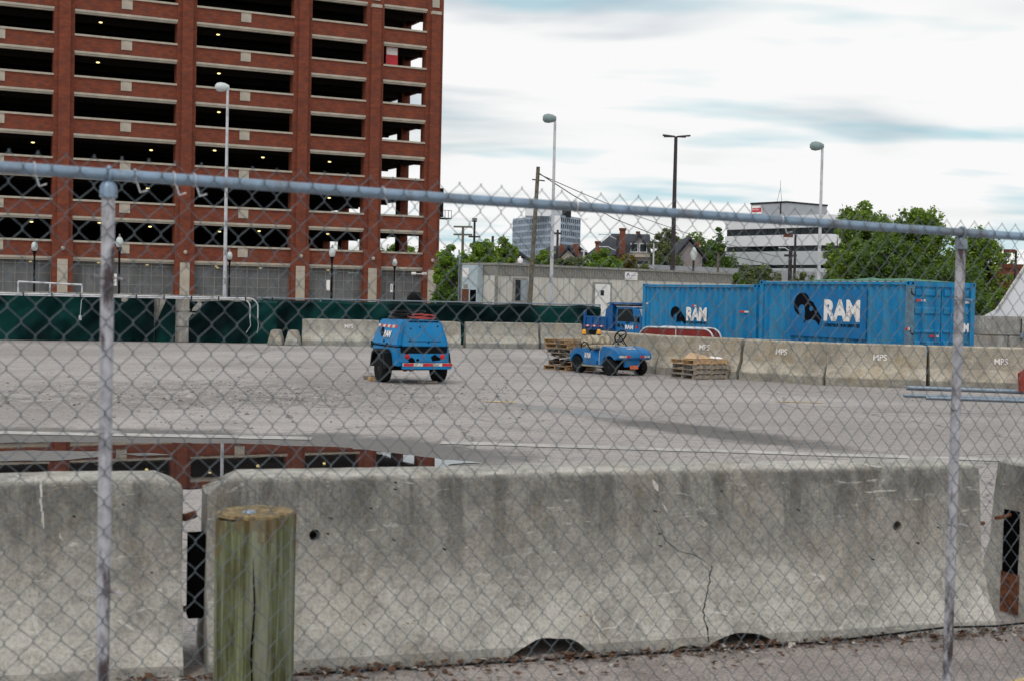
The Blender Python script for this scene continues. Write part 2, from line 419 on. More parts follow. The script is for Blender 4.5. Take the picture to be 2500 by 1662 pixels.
def m_leaf(name, a, b, trans=0.25):
    k = NT(name)
    g = k.n('ShaderNodeNewGeometry')
    c = k.ramp(g.outputs['Random Per Island'], [(0.0, a), (1.0, b)])
    k.col(c); k.rough(0.6); k.spec(0.3)
    tr = k.n('ShaderNodeBsdfTranslucent'); k.l(c, tr.inputs[0])
    mx = k.n('ShaderNodeMixShader'); mx.inputs[0].default_value = trans
    k.l(k.b.outputs[0], mx.inputs[1]); k.l(tr.outputs[0], mx.inputs[2]); k.l(mx.outputs[0], k.out.inputs[0])
    M[name] = k.m
m_leaf('rubble', (0.10, 0.09, 0.085), (0.42, 0.39, 0.36), 0.0)
m_leaf('leaf_green', (0.075, 0.145, 0.018), (0.30, 0.42, 0.07), 0.42)
m_leaf('leaf_dark', (0.04, 0.085, 0.016), (0.17, 0.27, 0.05), 0.38)
m_leaf('leaf_bright', (0.08, 0.17, 0.018), (0.28, 0.42, 0.05), 0.4)
m_leaf('leaf_olive', (0.06, 0.085, 0.028), (0.24, 0.28, 0.11), 0.35)
m_leaf('leaf_rust', (0.11, 0.09, 0.02), (0.30, 0.25, 0.06), 0.35)
plain('bark', (0.07, 0.055, 0.042), 0.9, var=0.35, scale=8)

# ------------------------------------------------------------------ mesh builders
class MB:
    def __init__(s): s.v = []; s.f = []
    def add(s, vs, fs):
        n = len(s.v); s.v += [tuple(p) for p in vs]; s.f += [tuple(i + n for i in f) for f in fs]; return s
    def box(s, x0, x1, y0, y1, z0, z1):
        return s.add([(x0, y0, z0), (x1, y0, z0), (x1, y1, z0), (x0, y1, z0), (x0, y0, z1), (x1, y0, z1), (x1, y1, z1), (x0, y1, z1)],
                     [(0, 3, 2, 1), (4, 5, 6, 7), (0, 1, 5, 4), (1, 2, 6, 5), (2, 3, 7, 6), (3, 0, 4, 7)])
    def hexa(s, b, t):     # bottom 4 + top 4 points
        return s.add(list(b) + list(t), [(0, 3, 2, 1), (4, 5, 6, 7), (0, 1, 5, 4), (1, 2, 6, 5), (2, 3, 7, 6), (3, 0, 4, 7)])
    def tube(s, pts, r, n=8, cap=True):
        pts = [Vector(p) for p in pts]
        rs = r if isinstance(r, (list, tuple)) else [r] * len(pts)
        rings = []; up = None
        for i, p in enumerate(pts):
            a = pts[max(0, i - 1)]; b = pts[min(len(pts) - 1, i + 1)]
            t = (b - a)
            if t.length < 1e-9: t = Vector((0, 0, 1))
            t.normalize()
            if up is None:
                up = Vector((0, 0, 1)) if abs(t.z) < 0.9 else Vector((1, 0, 0))
            u = t.cross(up)
            if u.length < 1e-6: u = t.cross(Vector((0.3, 1, 0.2)))
            u.normalize(); w = u.cross(t).normalized(); up = w
            rings.append([p + (u * math.cos(2 * math.pi * k / n) + w * math.sin(2 * math.pi * k / n)) * rs[i] for k in range(n)])
        base = len(s.v)
        for rg in rings: s.v += [tuple(q) for q in rg]
        for i in range(len(pts) - 1):
            for k in range(n):
                a = base + i * n + k; b = base + i * n + (k + 1) % n
                s.f.append((a, b, b + n, a + n))
        if cap:
            s.f.append(tuple(base + k for k in range(n))[::-1]); s.f.append(tuple(base + (len(pts) - 1) * n + k for k in range(n)))
        return s
    def prism(s, poly, axis, a, b):
        """poly: 2-D points; axis 'y': (x,z) extruded along y; 'x': (y,z) along x; 'z': (x,y) along z"""
        f = {'y': lambda p, t: (p[0], t, p[1]), 'x': lambda p, t: (t, p[0], p[1]), 'z': lambda p, t: (p[0], p[1], t)}[axis]
        n = len(poly); vs = [f(p, a) for p in poly] + [f(p, b) for p in poly]
        return s.add(vs, [tuple(range(n))[::-1], tuple(range(n, 2 * n))] + [(i, (i + 1) % n, n + (i + 1) % n, n + i) for i in range(n)])
    def lathe(s, prof, c=(0, 0, 0), n=16, axis='z'):
        c = Vector(c); base = len(s.v)
        for r, h in prof:
            for k in range(n):
                a = 2 * math.pi * k / n; x, y = r * math.cos(a), r * math.sin(a)
                s.v.append(tuple(c + (Vector((x, y, h)) if axis == 'z' else Vector((x, h, y)) if axis == 'y' else Vector((h, x, y)))))
        for i in range(len(prof) - 1):
            for k in range(n):
                a = base + i * n + k; b = base + i * n + (k + 1) % n
                s.f.append((a, b, b + n, a + n))
        s.f.append(tuple(base + k for k in range(n))[::-1]); s.f.append(tuple(base + (len(prof) - 1) * n + k for k in range(n)))
        return s
    def mesh(s, name, mat, smooth=False, bevel=0.0):
        me = bpy.data.meshes.new(name)
        bm = bmesh.new()
        vs = [bm.verts.new(p) for p in s.v]
        for f in s.f:
            try: bm.faces.new([vs[i] for i in f])
            except ValueError: pass
        bmesh.ops.recalc_face_normals(bm, faces=bm.faces)
        if bevel > 0:
            bmesh.ops.bevel(bm, geom=[e for e in bm.edges if e.is_manifold and e.calc_face_angle(0) > 0.5], offset=bevel, segments=2, affect='EDGES', clamp_overlap=True)
        bm.to_mesh(me); bm.free()
        if mat: me.materials.append(M[mat])
        if smooth:
            me.polygons.foreach_set('use_smooth', [True] * len(me.polygons)); me.set_sharp_from_angle(angle=R(38))
        return me
    def build(s, name, mat, parent=None, smooth=False, bevel=0.0, **kw):
        return link(name, s.mesh(name, mat, smooth, bevel), parent, **kw)
def link(name, data, parent=None, label=None, cat=None, group=None, kind=None, loc=None, rz=None):
    o = bpy.data.objects.new(name, data); COL.objects.link(o)
    if parent: o.parent = parent
    if loc is not None: o.location = loc
    if rz is not None: o.rotation_euler = (0, 0, rz)
    tag(o, label, cat, group, kind); return o
def tag(o, label=None, cat=None, group=None, kind=None):
    if label: o['label'] = label
    if cat: o['category'] = cat
    if group: o['group'] = group
    if kind: o['kind'] = kind
    return o
def thing(name, label, cat, loc=(0, 0, 0), rz=0.0, group=None):
    return link(name, None, None, label, cat, group, None, loc, rz)
def B(x0, x1, y0, y1, z0, z1): return MB().box(x0, x1, y0, y1, z0, z1)
def curve_mesh(name, polys, mat):
    cu = bpy.data.curves.new(name, 'CURVE'); cu.dimensions = '2D'; cu.fill_mode = 'BOTH'; cu.extrude = 0.002
    for p in polys:
        sp = cu.splines.new('POLY'); sp.points.add(len(p) - 1)
        for q, c in zip(sp.points, p): q.co = (c[0], c[1], 0, 1)
        sp.use_cyclic_u = True
    return _tomesh(cu, name, mat)
def _tomesh(cu, name, mat):
    o = bpy.data.objects.new('tmp', cu); COL.objects.link(o)
    dg = bpy.context.evaluated_depsgraph_get(); dg.update()
    me = bpy.data.meshes.new_from_object(o.evaluated_get(dg)); me.name = name
    bpy.data.objects.remove(o); bpy.data.curves.remove(cu)
    me.materials.clear(); me.materials.append(M[mat]); return me
def fit(me, w, h, x0=0.0, z0=0.0, y=0.0):
    """fit a flat mesh drawn in xy into the box (x0, z0)..(x0+w, z0+h) of the xz plane, facing -y"""
    xs = [v.co.x for v in me.vertices]; ys = [v.co.y for v in me.vertices]
    ax, ay = min(xs), min(ys); sx = w / (max(xs) - ax); sy = h / (max(ys) - ay)
    for v in me.vertices:
        x, yy, zz_ = v.co
        v.co = (x0 + (x - ax) * sx, y - zz_, z0 + (yy - ay) * sy)
    return me
def text(name, body, mat, w, h, x0, z0, y, bold=0.0, parent=None, res=3):
    cu = bpy.data.curves.new(name, 'FONT'); cu.body = body; cu.size = 1.0; cu.extrude = 0.002; cu.offset = bold; cu.resolution_u = res
    cu.space_character = 0.95
    return link(name, fit(_tomesh(cu, name, mat), w, h, x0, z0, y), parent)
RAM_PTS = [(320, 195), (250, 215), (190, 280), (158, 380), (152, 470), (170, 540), (205, 590), (250, 625), (310, 640), (270, 605), (240, 555), (238, 510), (255, 460), (285, 430), (315, 420), (345, 440), (365, 490), (370, 560), (368, 640), (362, 700), (348, 780), (400, 735), (450, 712), (500, 705), (560, 715), (600, 750), (642, 815), (662, 740), (688, 665), (640, 590), (590, 500), (540, 410), (520, 370), (485, 365), (470, 350), (440, 290), (410, 240), (370, 205)]
def emblem(name, mat, w, h, x0, z0, y, parent):
    outer = [(p[0], -p[1]) for p in RAM_PTS]
    eye = [(485 + 36 * math.cos(a * math.pi / 8), -(500 + 50 * math.sin(a * math.pi / 8))) for a in range(16)]
    return link(name, fit(curve_mesh(name, [outer, eye], mat), w, h, x0, z0, y), parent)
def nz(x, y, z, s=1.0): return noise.noise(Vector((x * s, y * s, z * s)))

# ------------------------------------------------------------------ ground, puddle, markings
def sheet(name, pts, z, mat, label=None, kind='structure'):
    return MB().add([(p[0], p[1], z) for p in pts], [tuple(range(len(pts)))]).build(name, mat, None, label=label, kind=kind)
sheet('ground', [(-2500, -300), (2500, -300), (2500, 4500), (-2500, 4500)], 0.0, 'asphalt', 'worn grey asphalt of the open lot reaching to the horizon')
def rough_poly(pts, amp, step=0.12, seed=0):
    out = []
    n = len(pts)
    for i in range(n):
        a = Vector((*pts[i], 0)); b = Vector((*pts[(i + 1) % n], 0)); L = (b - a).length; k = max(1, int(L / step))
        for j in range(k):
            p = a.lerp(b, j / k)
            d = 0.65 * nz(p.x, p.y, seed, 1.1) + 0.35 * nz(p.x, p.y, seed + 5, 4.0)
            e = 0.65 * nz(p.y + 9, p.x, seed, 1.1) + 0.35 * nz(p.x + 4, p.y, seed + 9, 4.0)
            out.append((p.x + amp * d, p.y + amp * e))
    return out
def filled(name, pts, z, mat, label):
    cu = bpy.data.curves.new(name, 'CURVE'); cu.dimensions = '2D'; cu.fill_mode = 'BOTH'
    sp = cu.splines.new('POLY'); sp.points.add(len(pts) - 1)
    for q, c in zip(sp.points, pts): q.co = (c[0], c[1], 0, 1)
    sp.use_cyclic_u = True
    me = _tomesh(cu, name, mat)
    o = link(name, me, None, label=label, kind='structure', loc=(0, 0, z)); return o
def gp(l): return [tuple(ground(x, y)[:2]) for x, y in l]
filled('silt_bar', rough_poly(gp([(-120, 1104), (90, 1101), (270, 1105), (250, 1116), (120, 1126), (-120, 1128)]), 0.22, seed=21), 0.015, 'wet_asphalt', 'low silt bar breaking the surface of the puddle at the left')
filled('silt_bar', rough_poly(gp([(300, 1109), (360, 1107), (420, 1111), (340, 1114)]), 0.14, seed=25), 0.015, 'wet_asphalt', 'small silt streak in the puddle behind the left fence post')
filled('puddle', rough_poly(gp([(-150, 1083), (300, 1080), (640, 1084), (860, 1095), (960, 1108), (1060, 1121), (1190, 1133), (1000, 1142), (800, 1170), (560, 1192), (-200, 1200)]), 0.30, seed=1, step=0.08), 0.011, 'puddle_water', 'shallow puddle mirroring the brick garage')
def strip(name, a, b, w, mat, label, seed=0, z=0.009):
    a = Vector((*a, 0)); b = Vector((*b, 0)); d = (b - a).normalized(); n_ = Vector((-d.y, d.x, 0)) * w / 2
    return filled(name, rough_poly([tuple((a - n_)[:2]), tuple((b - n_)[:2]), tuple((b + n_)[:2]), tuple((a + n_)[:2])], 0.05, 0.15, seed), z, mat, label)
strip('white_line', gp([(-200, 1052)])[0], gp([(760, 1070)])[0], 0.42, 'faded_line', 'faded white line behind the puddle', 2)
strip('white_line', gp([(1080, 1080)])[0], gp([(2560, 1126)])[0], 0.40, 'faded_line', 'faded white line behind the long near barrier', 4)
strip('yellow_line', gp([(1180, 979)])[0], gp([(1260, 982)])[0], 0.20, 'yellow_paint', 'short worn yellow line on the open asphalt', 5)
strip('yellow_line', gp([(1895, 980)])[0], gp([(2010, 983)])[0], 0.16, 'yellow_paint', 'worn yellow line in front of the tan barriers', 6)
strip('yellow_line', gp([(455, 1484)])[0], gp([(500, 1484)])[0], 0.12, 'yellow_paint', 'scrap of yellow line seen in the barrier gap', 7)
def crack(pts, w, label):
    P = [Vector((*gp([p])[0], 0)) for p in pts]; fine_ = []
    for i in range(len(P) - 1):
        n_ = max(2, int((P[i + 1] - P[i]).length / 0.15))
        fine_ += [P[i].lerp(P[i + 1], j / n_) for j in range(n_)]
    fine_ = [p + Vector((0.06 * nz(p.x, p.y, 1, 1.5), 0.09 * nz(p.y, p.x, 5, 1.7), 0)) for p in fine_]
    m_ = MB(); k_ = len(fine_)
    for i, p in enumerate(fine_):
        h_ = w * (0.4 + 0.8 * abs(nz(p.x, p.y, 9, 2.3))) * min(1, 6 * min(i, k_ - 1 - i) / k_ + 0.1)
        m_.v += [(p.x, p.y - h_, 0.006), (p.x, p.y + h_, 0.006)]
    m_.f = [(2 * i, 2 * i + 2, 2 * i + 3, 2 * i + 1) for i in range(k_ - 1)]
    return m_.build('pavement_crack', 'crack_fill', None, label=label, kind='structure')
crack([(1320, 986), (1480, 1001), (1640, 1032), (1790, 1058), (1980, 1085)], 0.03, 'long crack along the upper edge of the damp streak')
crack([(1040, 1000), (1110, 1012), (1200, 1030), (1310, 1046)], 0.02, 'thin crack on the open asphalt below the compressor')
crack([(1760, 1060), (1800, 1052), (1850, 1050), (1900, 1053)], 0.02, 'short branching crack beside the damp streak')
crack([(40, 836), (160, 842), (330, 846)], 0.05, 'thin dark crack in front of the far left tarp')
crack([(1340, 914), (1430, 917), (1640, 928)], 0.03, 'thin crack in front of the golf cart')
crack([(2120, 1000), (2300, 1008), (2500, 1010)], 0.025, 'thin crack below the steel pipes')
BL0, BL1 = ground(731, 1643), ground(2350, 1546)         # foot of the near barriers
bdir = (BL1 - BL0).normalized(); bnor = Vector((bdir.y, -bdir.x, 0))
a_, b_ = BL0 - bdir * 12 - bnor * 0.25, BL0 + bdir * 16 - bnor * 0.25
sheet('pavement', [(a_.x, -6), (b_.x, -6), (b_.x, b_.y), (a_.x, a_.y)], 0.004, 'pavement', 'reddish worn pavement on the near side of the barriers')
strip('yellow_line', gp([(2420, 1672)])[0], gp([(2560, 1648)])[0], 0.05, 'yellow_paint', 'yellow line at the bottom right corner', 9)

m = MB(); rg = random.Random(12)
for i in range(1500):
    px_, py_ = rg.uniform(-60, 1300), min(1030, max(885, rg.gauss(962, 30)))
    if i > 1250: px_, py_ = rg.uniform(560, 800), rg.gauss(972, 10)
    if i > 1380: px_, py_ = rg.uniform(100, 2400), rg.uniform(870, 1060)
    p = ground(px_, py_); r_ = rg.choice((0.015, 0.02, 0.025, 0.032)) * rg.uniform(0.7, 1.5) * (1.7 if rg.random() < 0.05 else 1)
    q = [p + Vector((r_ * rg.uniform(0.6, 1.3) * math.cos(a), r_ * rg.uniform(0.6, 1.3) * math.sin(a), 0)) for a in (0.3, 1.8, 3.3, 4.9)]; t_ = p + Vector((rg.uniform(-0.3, 0.3) * r_, rg.uniform(-0.3, 0.3) * r_, r_ * rg.uniform(0.5, 1.0)))
    m.add(q + [t_], [(0, 1, 4), (1, 2, 4), (2, 3, 4), (3, 0, 4)])
m.build('loose_gravel', 'rubble', label='loose gravel and crumbled asphalt scattered left of the compressor', cat='gravel', kind='stuff')
# ------------------------------------------------------------------ concrete barriers
def barrier_prof(h, top, base):
    tb, bb = top / 2, base / 2; mid = tb + (bb - tb) * 0.30
    if base > 0.75:
        half = [(bb, 0), (bb, 0.07 * h), (bb - 0.012, 0.085 * h), (bb - 0.10, 0.23 * h), (mid + 0.035, 0.345 * h), (mid + 0.008, 0.40 * h), (mid - 0.012, 0.46 * h), (tb + 0.035, 0.73 * h), (tb + 0.004, 0.955 * h), (tb - 0.012, 0.985 * h), (tb - 0.04, h)]
        return [(-a, z) for a, z in half] + half[::-1]
    return [(-bb, 0), (-bb, 0.19 * h), (-mid, 0.47 * h), (-tb, 0.97 * h), (-tb + 0.03, h), (tb - 0.03, h), (tb, 0.97 * h), (mid, 0.47 * h), (bb, 0.19 * h), (bb, 0)]
def barrier_mesh(name, L, h, top, base, mat, segs, seed, amp, chipL=0.0, chipR=0.0):
    prof = barrier_prof(h, top, base)
    pp = []
    for i in range(len(prof)):
        a = prof[i]; b = prof[(i + 1) % len(prof)]
        k = max(1, int(math.dist(a, b) / (L / segs * 1.1)))
        pp += [(a[0] + (b[0] - a[0]) * j / k, a[1] + (b[1] - a[1]) * j / k) for j in range(k)]
    m = MB(); n = len(pp)
    for i in range(segs + 1):
        x = L * i / segs
        for (y, z) in pp:
            zz_ = z; e = min(x, L - x); ch = chipL if x < L / 2 else chipR
            if ch > 0 and e < ch: zz_ = min(z, h - (ch - e) * 0.62 + 0.03 * nz(x, y, z + seed, 6))
            yy = y * (1 if zz_ == z else 1.0)
            q = Vector((x, yy, zz_)); edge = 1.0 + 2.0 * (e < 0.06)
            d = amp * edge * (nz(x + seed, yy, z, 3) + 0.6 * nz(x, yy + seed, z, 11))
            m.v.append((x + (d if 0 < i < segs else d * 0.8), yy + d, zz_ + (d * 0.6 if z > 0.02 else 0)))
    for i in range(segs):
        for k in range(n):
            a = i * n + k; b = i * n + (k + 1) % n
            m.f.append((a, a + n, b + n, b))
    m.f.append(tuple(range(n))); m.f.append(tuple(segs * n + k for k in range(n))[::-1])
    me_ = m.mesh(name, mat, True); me_.set_sharp_from_angle(angle=R(13 if base < 0.75 else 32)); return me_
def boolean(me, cutters, name):
    """cut the holes one by one; a cut that goes wrong is tried with the next solver"""
    for c in cutters:
        lim = min(v.co.y for v in me.vertices) - 0.01
        for solver, self_ in (('EXACT', False), ('MANIFOLD', False), ('EXACT', True), ('FAST', False)):
            o = bpy.data.objects.new('tmp', me); co_ = bpy.data.objects.new('cut', c.mesh('cut', None))
            COL.objects.link(o); COL.objects.link(co_)
            md = o.modifiers.new('b', 'BOOLEAN'); md.object = co_; md.operation = 'DIFFERENCE'
            try: md.solver = solver
            except TypeError:
                bpy.data.objects.remove(o); bpy.data.objects.remove(co_); continue
            if self_: md.use_self = True
            dg = bpy.context.evaluated_depsgraph_get(); dg.update()
            out = bpy.data.meshes.new_from_object(o.evaluated_get(dg)); out.name = name
            bpy.data.objects.remove(o); bpy.data.objects.remove(co_)
            if len(out.polygons) > 0.8 * len(me.polygons) and min(v.co.y for v in out.vertices) > lim and len(out.polygons) != len(me.polygons):
                me = out; break
    return me
BH, BT, BB = 1.085, 0.30, 0.78
brz = math.atan2(bdir.y, bdir.x)
def bs(px, py_=1400):     # distance along the near barrier line for a photo column
    u = ray(px, py_); t = u.x / u.y
    return (t * BL0.y - BL0.x) / (bdir.x - t * bdir.y)
s0, s1 = bs(512), bs(2436)
Lb = s1 - s0
def loc_on(s): return BL0 + bdir * s - bnor * (BB / 2)
long_b = thing('concrete_barrier', 'long near concrete barrier behind the wooden post, cracked and streaked with dark stains', 'barrier', loc_on(s0), brz)
me = barrier_mesh('barrier_body', Lb, BH, BT, BB, 'concrete_near', 110, 2.0, 0.005, 0.17, 0.04)
def sx(px): return bs(px) - s0
cut = []
for px, z in ((780, 0.735), (2228, 0.68)):
    x = sx(px) ; cut.append(MB().lathe([(0.033, -0.61), (0.033, 0.0213)], (x + 0.0037, 0, z + 0.0029), 20, 'y'))
def arch(x0, x1, hh, seed):
    pts = [(x0, -0.05)]
    for i in range(13):
        t = i / 12; pts.append((x0 + (x1 - x0) * t, max(0.01, hh * (1 - abs(2 * t - 1) ** 2.6) * (0.85 + 0.3 * nz(t * 3, seed, 0)))))
    pts.append((x1, -0.05)); return pts
for a, b, hh in ((1242, 1452, 0.135), (1650, 1722, 0.035), (1728, 1905, 0.10)):
    cut.append(MB().prism(arch(sx(a), sx(b), hh, a), 'y', -0.7, 0.7))
# the crack: a thin broken cut
crk = [(1620, 1330), (1645, 1345), (1680, 1352), (1735, 1377), (1739, 1382), (1728, 1420), (1722, 1470), (1720, 1500), (1727, 1530), (1732, 1570)]
from mathutils.bvhtree import BVHTree
def marker(o, root):
    mw = Matrix.Translation(root.location) @ root.rotation_euler.to_matrix().to_4x4(); inv = mw.inverted()
    tree_ = BVHTree.FromPolygons([mw @ v.co for v in o.data.vertices], [tuple(p.vertices) for p in o.data.polygons])
    def ribbon(name, pts, w, mat, jit=3.0, seed=0, taper=True):
        P = []
        for i in range(len(pts) - 1):
            n_ = max(1, int(math.dist(pts[i], pts[i + 1]) / 9)); P += [(pts[i][0] + (pts[i + 1][0] - pts[i][0]) * j / n_, pts[i][1] + (pts[i + 1][1] - pts[i][1]) * j / n_) for j in range(n_)]
        P.append(pts[-1]); hit = []
        for q, (x, y) in enumerate(P):
            h = tree_.ray_cast(Vector((0, 0, CH)), ray(x + jit * nz(x, y, seed, 0.07), y + jit * nz(y, x, seed + 3, 0.07)).normalized())
            if h[0] is not None: hit.append((h[0] + h[1] * 0.0018, h[1]))
        m_ = MB(); k_ = len(hit)
        if k_ < 2: return
        for i, (p, nn) in enumerate(hit):
            d = hit[min(k_ - 1, i + 1)][0] - hit[max(0, i - 1)][0]; sd2 = d.cross(nn).normalized()
            ww = w * (0.45 + 1.1 * abs(nz(i * 0.37, seed, 1))) * (min(1, 5 * min(i, k_ - 1 - i) / k_ + 0.15) if taper else 1)
            m_.v += [tuple(inv @ (p - sd2 * ww)), tuple(inv @ (p + sd2 * ww))]
        m_.f = [(2 * i, 2 * i + 2, 2 * i + 3, 2 * i + 1) for i in range(k_ - 1)]
        m_.build(name, mat, root)
    return ribbon
lbo = link('body', boolean(me, cut, 'barrier_body'), long_b)
rib = marker(lbo, long_b)
rib('crack', [(1600, 1260), (1625, 1318), (1655, 1344), (1690, 1352), (1738, 1378)], 0.0035, 'crack_fill', 5, 1)
rib('crack', [(1738, 1378), (1732, 1410), (1726, 1450), (1716, 1490), (1722, 1520), (1732, 1570)], 0.006, 'dark_void', 6, 2, False)
for q, (pts, w_) in enumerate((([(1175, 1478), (1200, 1506)], 0.012), ([(1222, 1478), (1238, 1500)], 0.012), ([(1445, 1478), (1450, 1510), (1470, 1535), (1500, 1530), (1530, 1500)], 0.006), ([(1460, 1535), (1466, 1566)], 0.007), ([(1545, 1530), (1560, 1500), (1575, 1480)], 0.006), ([(1545, 1530), (1590, 1555)], 0.006), ([(1570, 1455), (1620, 1448), (1660, 1440)], 0.006), ([(1595, 1170), (1605, 1198)], 0.022), ([(1615, 1225), (1630, 1252)], 0.010), ([(2070, 1128), (2140, 1136), (2160, 1142)], 0.010), ([(2110, 1200), (2190, 1194)], 0.007), ([(1610, 1506), (1700, 1512)], 0.004), ([(1750, 1492), (1800, 1506)], 0.006), ([(1740, 1540), (1765, 1545)], 0.016), ([(2275, 1380), (2300, 1410), (2305, 1440)], 0.006), ([(2205, 1520), (2285, 1517)], 0.007), ([(1080, 1512), (1090, 1545)], 0.02), ([(780, 1300), (790, 1325)], 0.008), ([(2340, 1490), (2400, 1488)], 0.010), ([(2385, 1420), (2400, 1470), (2405, 1510)], 0.018), ([(745, 1530), (775, 1532)], 0.03))):
    rib('scuff_mark', pts, w_, 'scuff_pale', 4, q + 5)
for q, (x, y) in enumerate(((966, 1175), (965, 1192), (962, 1316), (1610, 1300), (1612, 1330), (800, 1300), (808, 1262), (1085, 1338), (1600, 1245), (2130, 1362), (2290, 1285), (1760, 1196), (905, 1238), (1950, 1242), (2240, 1322))):
    rib('air_hole', [(x - 4, y), (x + 4, y + 3)], 0.006, 'dark_void', 1, q, False)
for q, (x, y) in enumerate(((1069, 1457), (1011, 1513), (1168, 1496), (889, 1522), (1417, 1502), (1432, 1500), (1840, 1496), (1805, 1467), (1755, 1471), (1272, 1430), (1264, 1471), (918, 1455), (832, 1425), (1435, 1428), (1670, 1442), (995, 1520), (1232, 1426), (1180, 1421))):
    rib('rust_spot', [(x - 3, y), (x + 3, y + 2)], 0.005, 'rust_spot', 1, q, False)
MB().box(-0.09, 0.02, -0.10, 0.04, 0.27, 0.74).build('end_bracket', 'dark_void', long_b)
MB().tube([(Lb - 0.02, -0.05, 0.66), (Lb + 0.06, -0.10, 0.665), (Lb + 0.12, -0.06, 0.66)], 0.013, 8).build('rebar_loop', 'rust', long_b)
MB().tube([(Lb - 0.02, -0.05, 0.30), (Lb + 0.07, -0.10, 0.305), (Lb + 0.12, -0.06, 0.30)], 0.012, 8).build('rebar_loop', 'rust', long_b)
# left neighbour
La = 3.2; ea = bs(452)
left_b = thing('concrete_barrier', 'near concrete barrier at the left edge with a clipped top corner', 'barrier', loc_on(ea - La), brz + R(0.6))
lbo = link('body', boolean(barrier_mesh('barrier_body', La, BH, BT, BB, 'concrete_near', 70, 9.0, 0.005, 0.0, 0.13), [MB().lathe([(0.04, -0.6), (0.04, 0.6)], (0.5, 0, 0.7), 16, 'y')], 'barrier_body'), left_b)
rib = marker(lbo, left_b)
for q, (pts, w_) in enumerate((([(98, 1160), (100, 1215), (108, 1290)], 0.010), ([(112, 1368), (118, 1384)], 0.02), ([(148, 1300), (152, 1318)], 0.009), ([(375, 1360), (372, 1372)], 0.012), ([(80, 1500), (95, 1555)], 0.02), ([(285, 1510), (330, 1540)], 0.012), ([(440, 1445), (455, 1475)], 0.02), ([(390, 1585), (440, 1600)], 0.02), ([(180, 1500), (200, 1530)], 0.006), ([(380, 1440), (400, 1446)], 0.012), ([(60, 1165), (20, 1158)], 0.01), ([(150, 1160), (210, 1162)], 0.008))):
    rib('scuff_mark', pts, w_, 'scuff_pale', 5, q + 40)
for q, (x, y) in enumerate(((48, 1302), (410, 1260), (250, 1330), (300, 1230), (180, 1258), (370, 1395))):
    rib('air_hole', [(x - 3, y), (x + 4, y + 2)], 0.005, 'dark_void', 1, q, False)
MB().tube([(La - 0.04, -0.02, 0.835), (La + 0.02, -0.10, 0.84), (La + 0.075, -0.06, 0.85)], 0.022, 8).build('rebar_loop', 'rust', left_b)
MB().tube([(La - 0.04, -0.02, 0.31), (La + 0.03, -0.06, 0.31), (La + 0.05, -0.02, 0.31)], 0.018, 8).build('rebar_loop', 'rust', left_b)
# right neighbour, its end seen in the gap
sr = bs(2560)
right_b = thing('concrete_barrier', 'near concrete barrier at the right edge with a rusty slot in its end', 'barrier', loc_on(sr) - bnor * 0.0, brz + R(7))
link('body', boolean(barrier_mesh('barrier_body', 3.0, BH, BT, BB, 'concrete_near', 60, 17.0, 0.004, 0.06, 0.0), [B(0.4, 0.45, -0.5, 0.0, 0.7, 0.75)], 'barrier_body'), right_b)
B(-0.012, 0.02, -0.07, 0.07, 0.30, 0.73).build('slot_shade_plate', 'dark_void', right_b)  # dark proud plate stands in for the shade inside the slot
B(-0.008, 0.02, -0.085, 0.085, 0.02, 0.299).build('slot_foot', 'rust', right_b)
MB().tube([(0.02, 0.02, 0.70), (-0.09, -0.02, 0.695), (-0.18, -0.03, 0.69)], 0.013, 8).build('rebar_loop', 'rust', right_b)
# mid-distance barriers
def chain(pts, h, top, base, mat, labels, marks, group, segs=24):
    for i in range(len(pts) - 1):
        a = Vector((*pts[i], 0)); b = Vector((*pts[i + 1], 0)); d = (b - a); L = d.length - 0.10; d.normalize()
        nrm = Vector((d.y, -d.x, 0))
        t = thing('concrete_barrier', labels[i], 'barrier', a - nrm * base / 2 + d * 0.05, math.atan2(d.y, d.x), group)
        link('body', barrier_mesh('barrier_body', L, h, top, base, mat, segs, i * 3.1 + len(pts), 0.008, 0.03, 0.03), t)
        if marks[i]:
            c = marks[i]; yy = -(top / 2 + (base - top) / 2 * 0.30 * (0.97 * h - c[1] * h - 0.08) / (0.50 * h)) - 0.02
            o = text('lettering', 'MPS', 'white_paint', 0.34, 0.16, 0, 0, 0, 0.01, t)
            o.location = (c[0] * L, yy - 0.012, c[1] * h - 0.05); o.rotation_euler = (-R(6), 0, 0)
mid_pts = [tuple(at(1436, 880, 43.2)[:2]), tuple(ground(1597, 913)[:2]), tuple(ground(1801, 926)[:2]), tuple(ground(2011, 940)[:2]), tuple(ground(2266, 949)[:2]), tuple(ground(2560, 957)[:2])]
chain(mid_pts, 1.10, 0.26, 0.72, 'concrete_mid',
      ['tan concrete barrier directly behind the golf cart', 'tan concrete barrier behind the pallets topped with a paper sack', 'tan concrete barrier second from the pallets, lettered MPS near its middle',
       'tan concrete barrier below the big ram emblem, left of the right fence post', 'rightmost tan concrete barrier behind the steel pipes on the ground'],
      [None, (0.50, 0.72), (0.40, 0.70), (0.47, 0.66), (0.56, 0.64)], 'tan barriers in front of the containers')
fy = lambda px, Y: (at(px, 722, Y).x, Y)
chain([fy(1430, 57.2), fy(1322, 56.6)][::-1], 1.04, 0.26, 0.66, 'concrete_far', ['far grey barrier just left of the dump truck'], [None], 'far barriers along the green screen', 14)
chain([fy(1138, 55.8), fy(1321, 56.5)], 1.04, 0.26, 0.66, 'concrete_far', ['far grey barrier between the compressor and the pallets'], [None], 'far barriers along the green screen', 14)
chain([fy(736, 54.8), fy(930, 55.2), fy(1131, 55.7)], 1.04, 0.26, 0.66, 'concrete_far', ['far grey barrier lettered MPS left of the compressor', 'far grey barrier mostly hidden behind the compressor'], [(0.55, 0.72), None], 'far barriers along the green screen', 14)
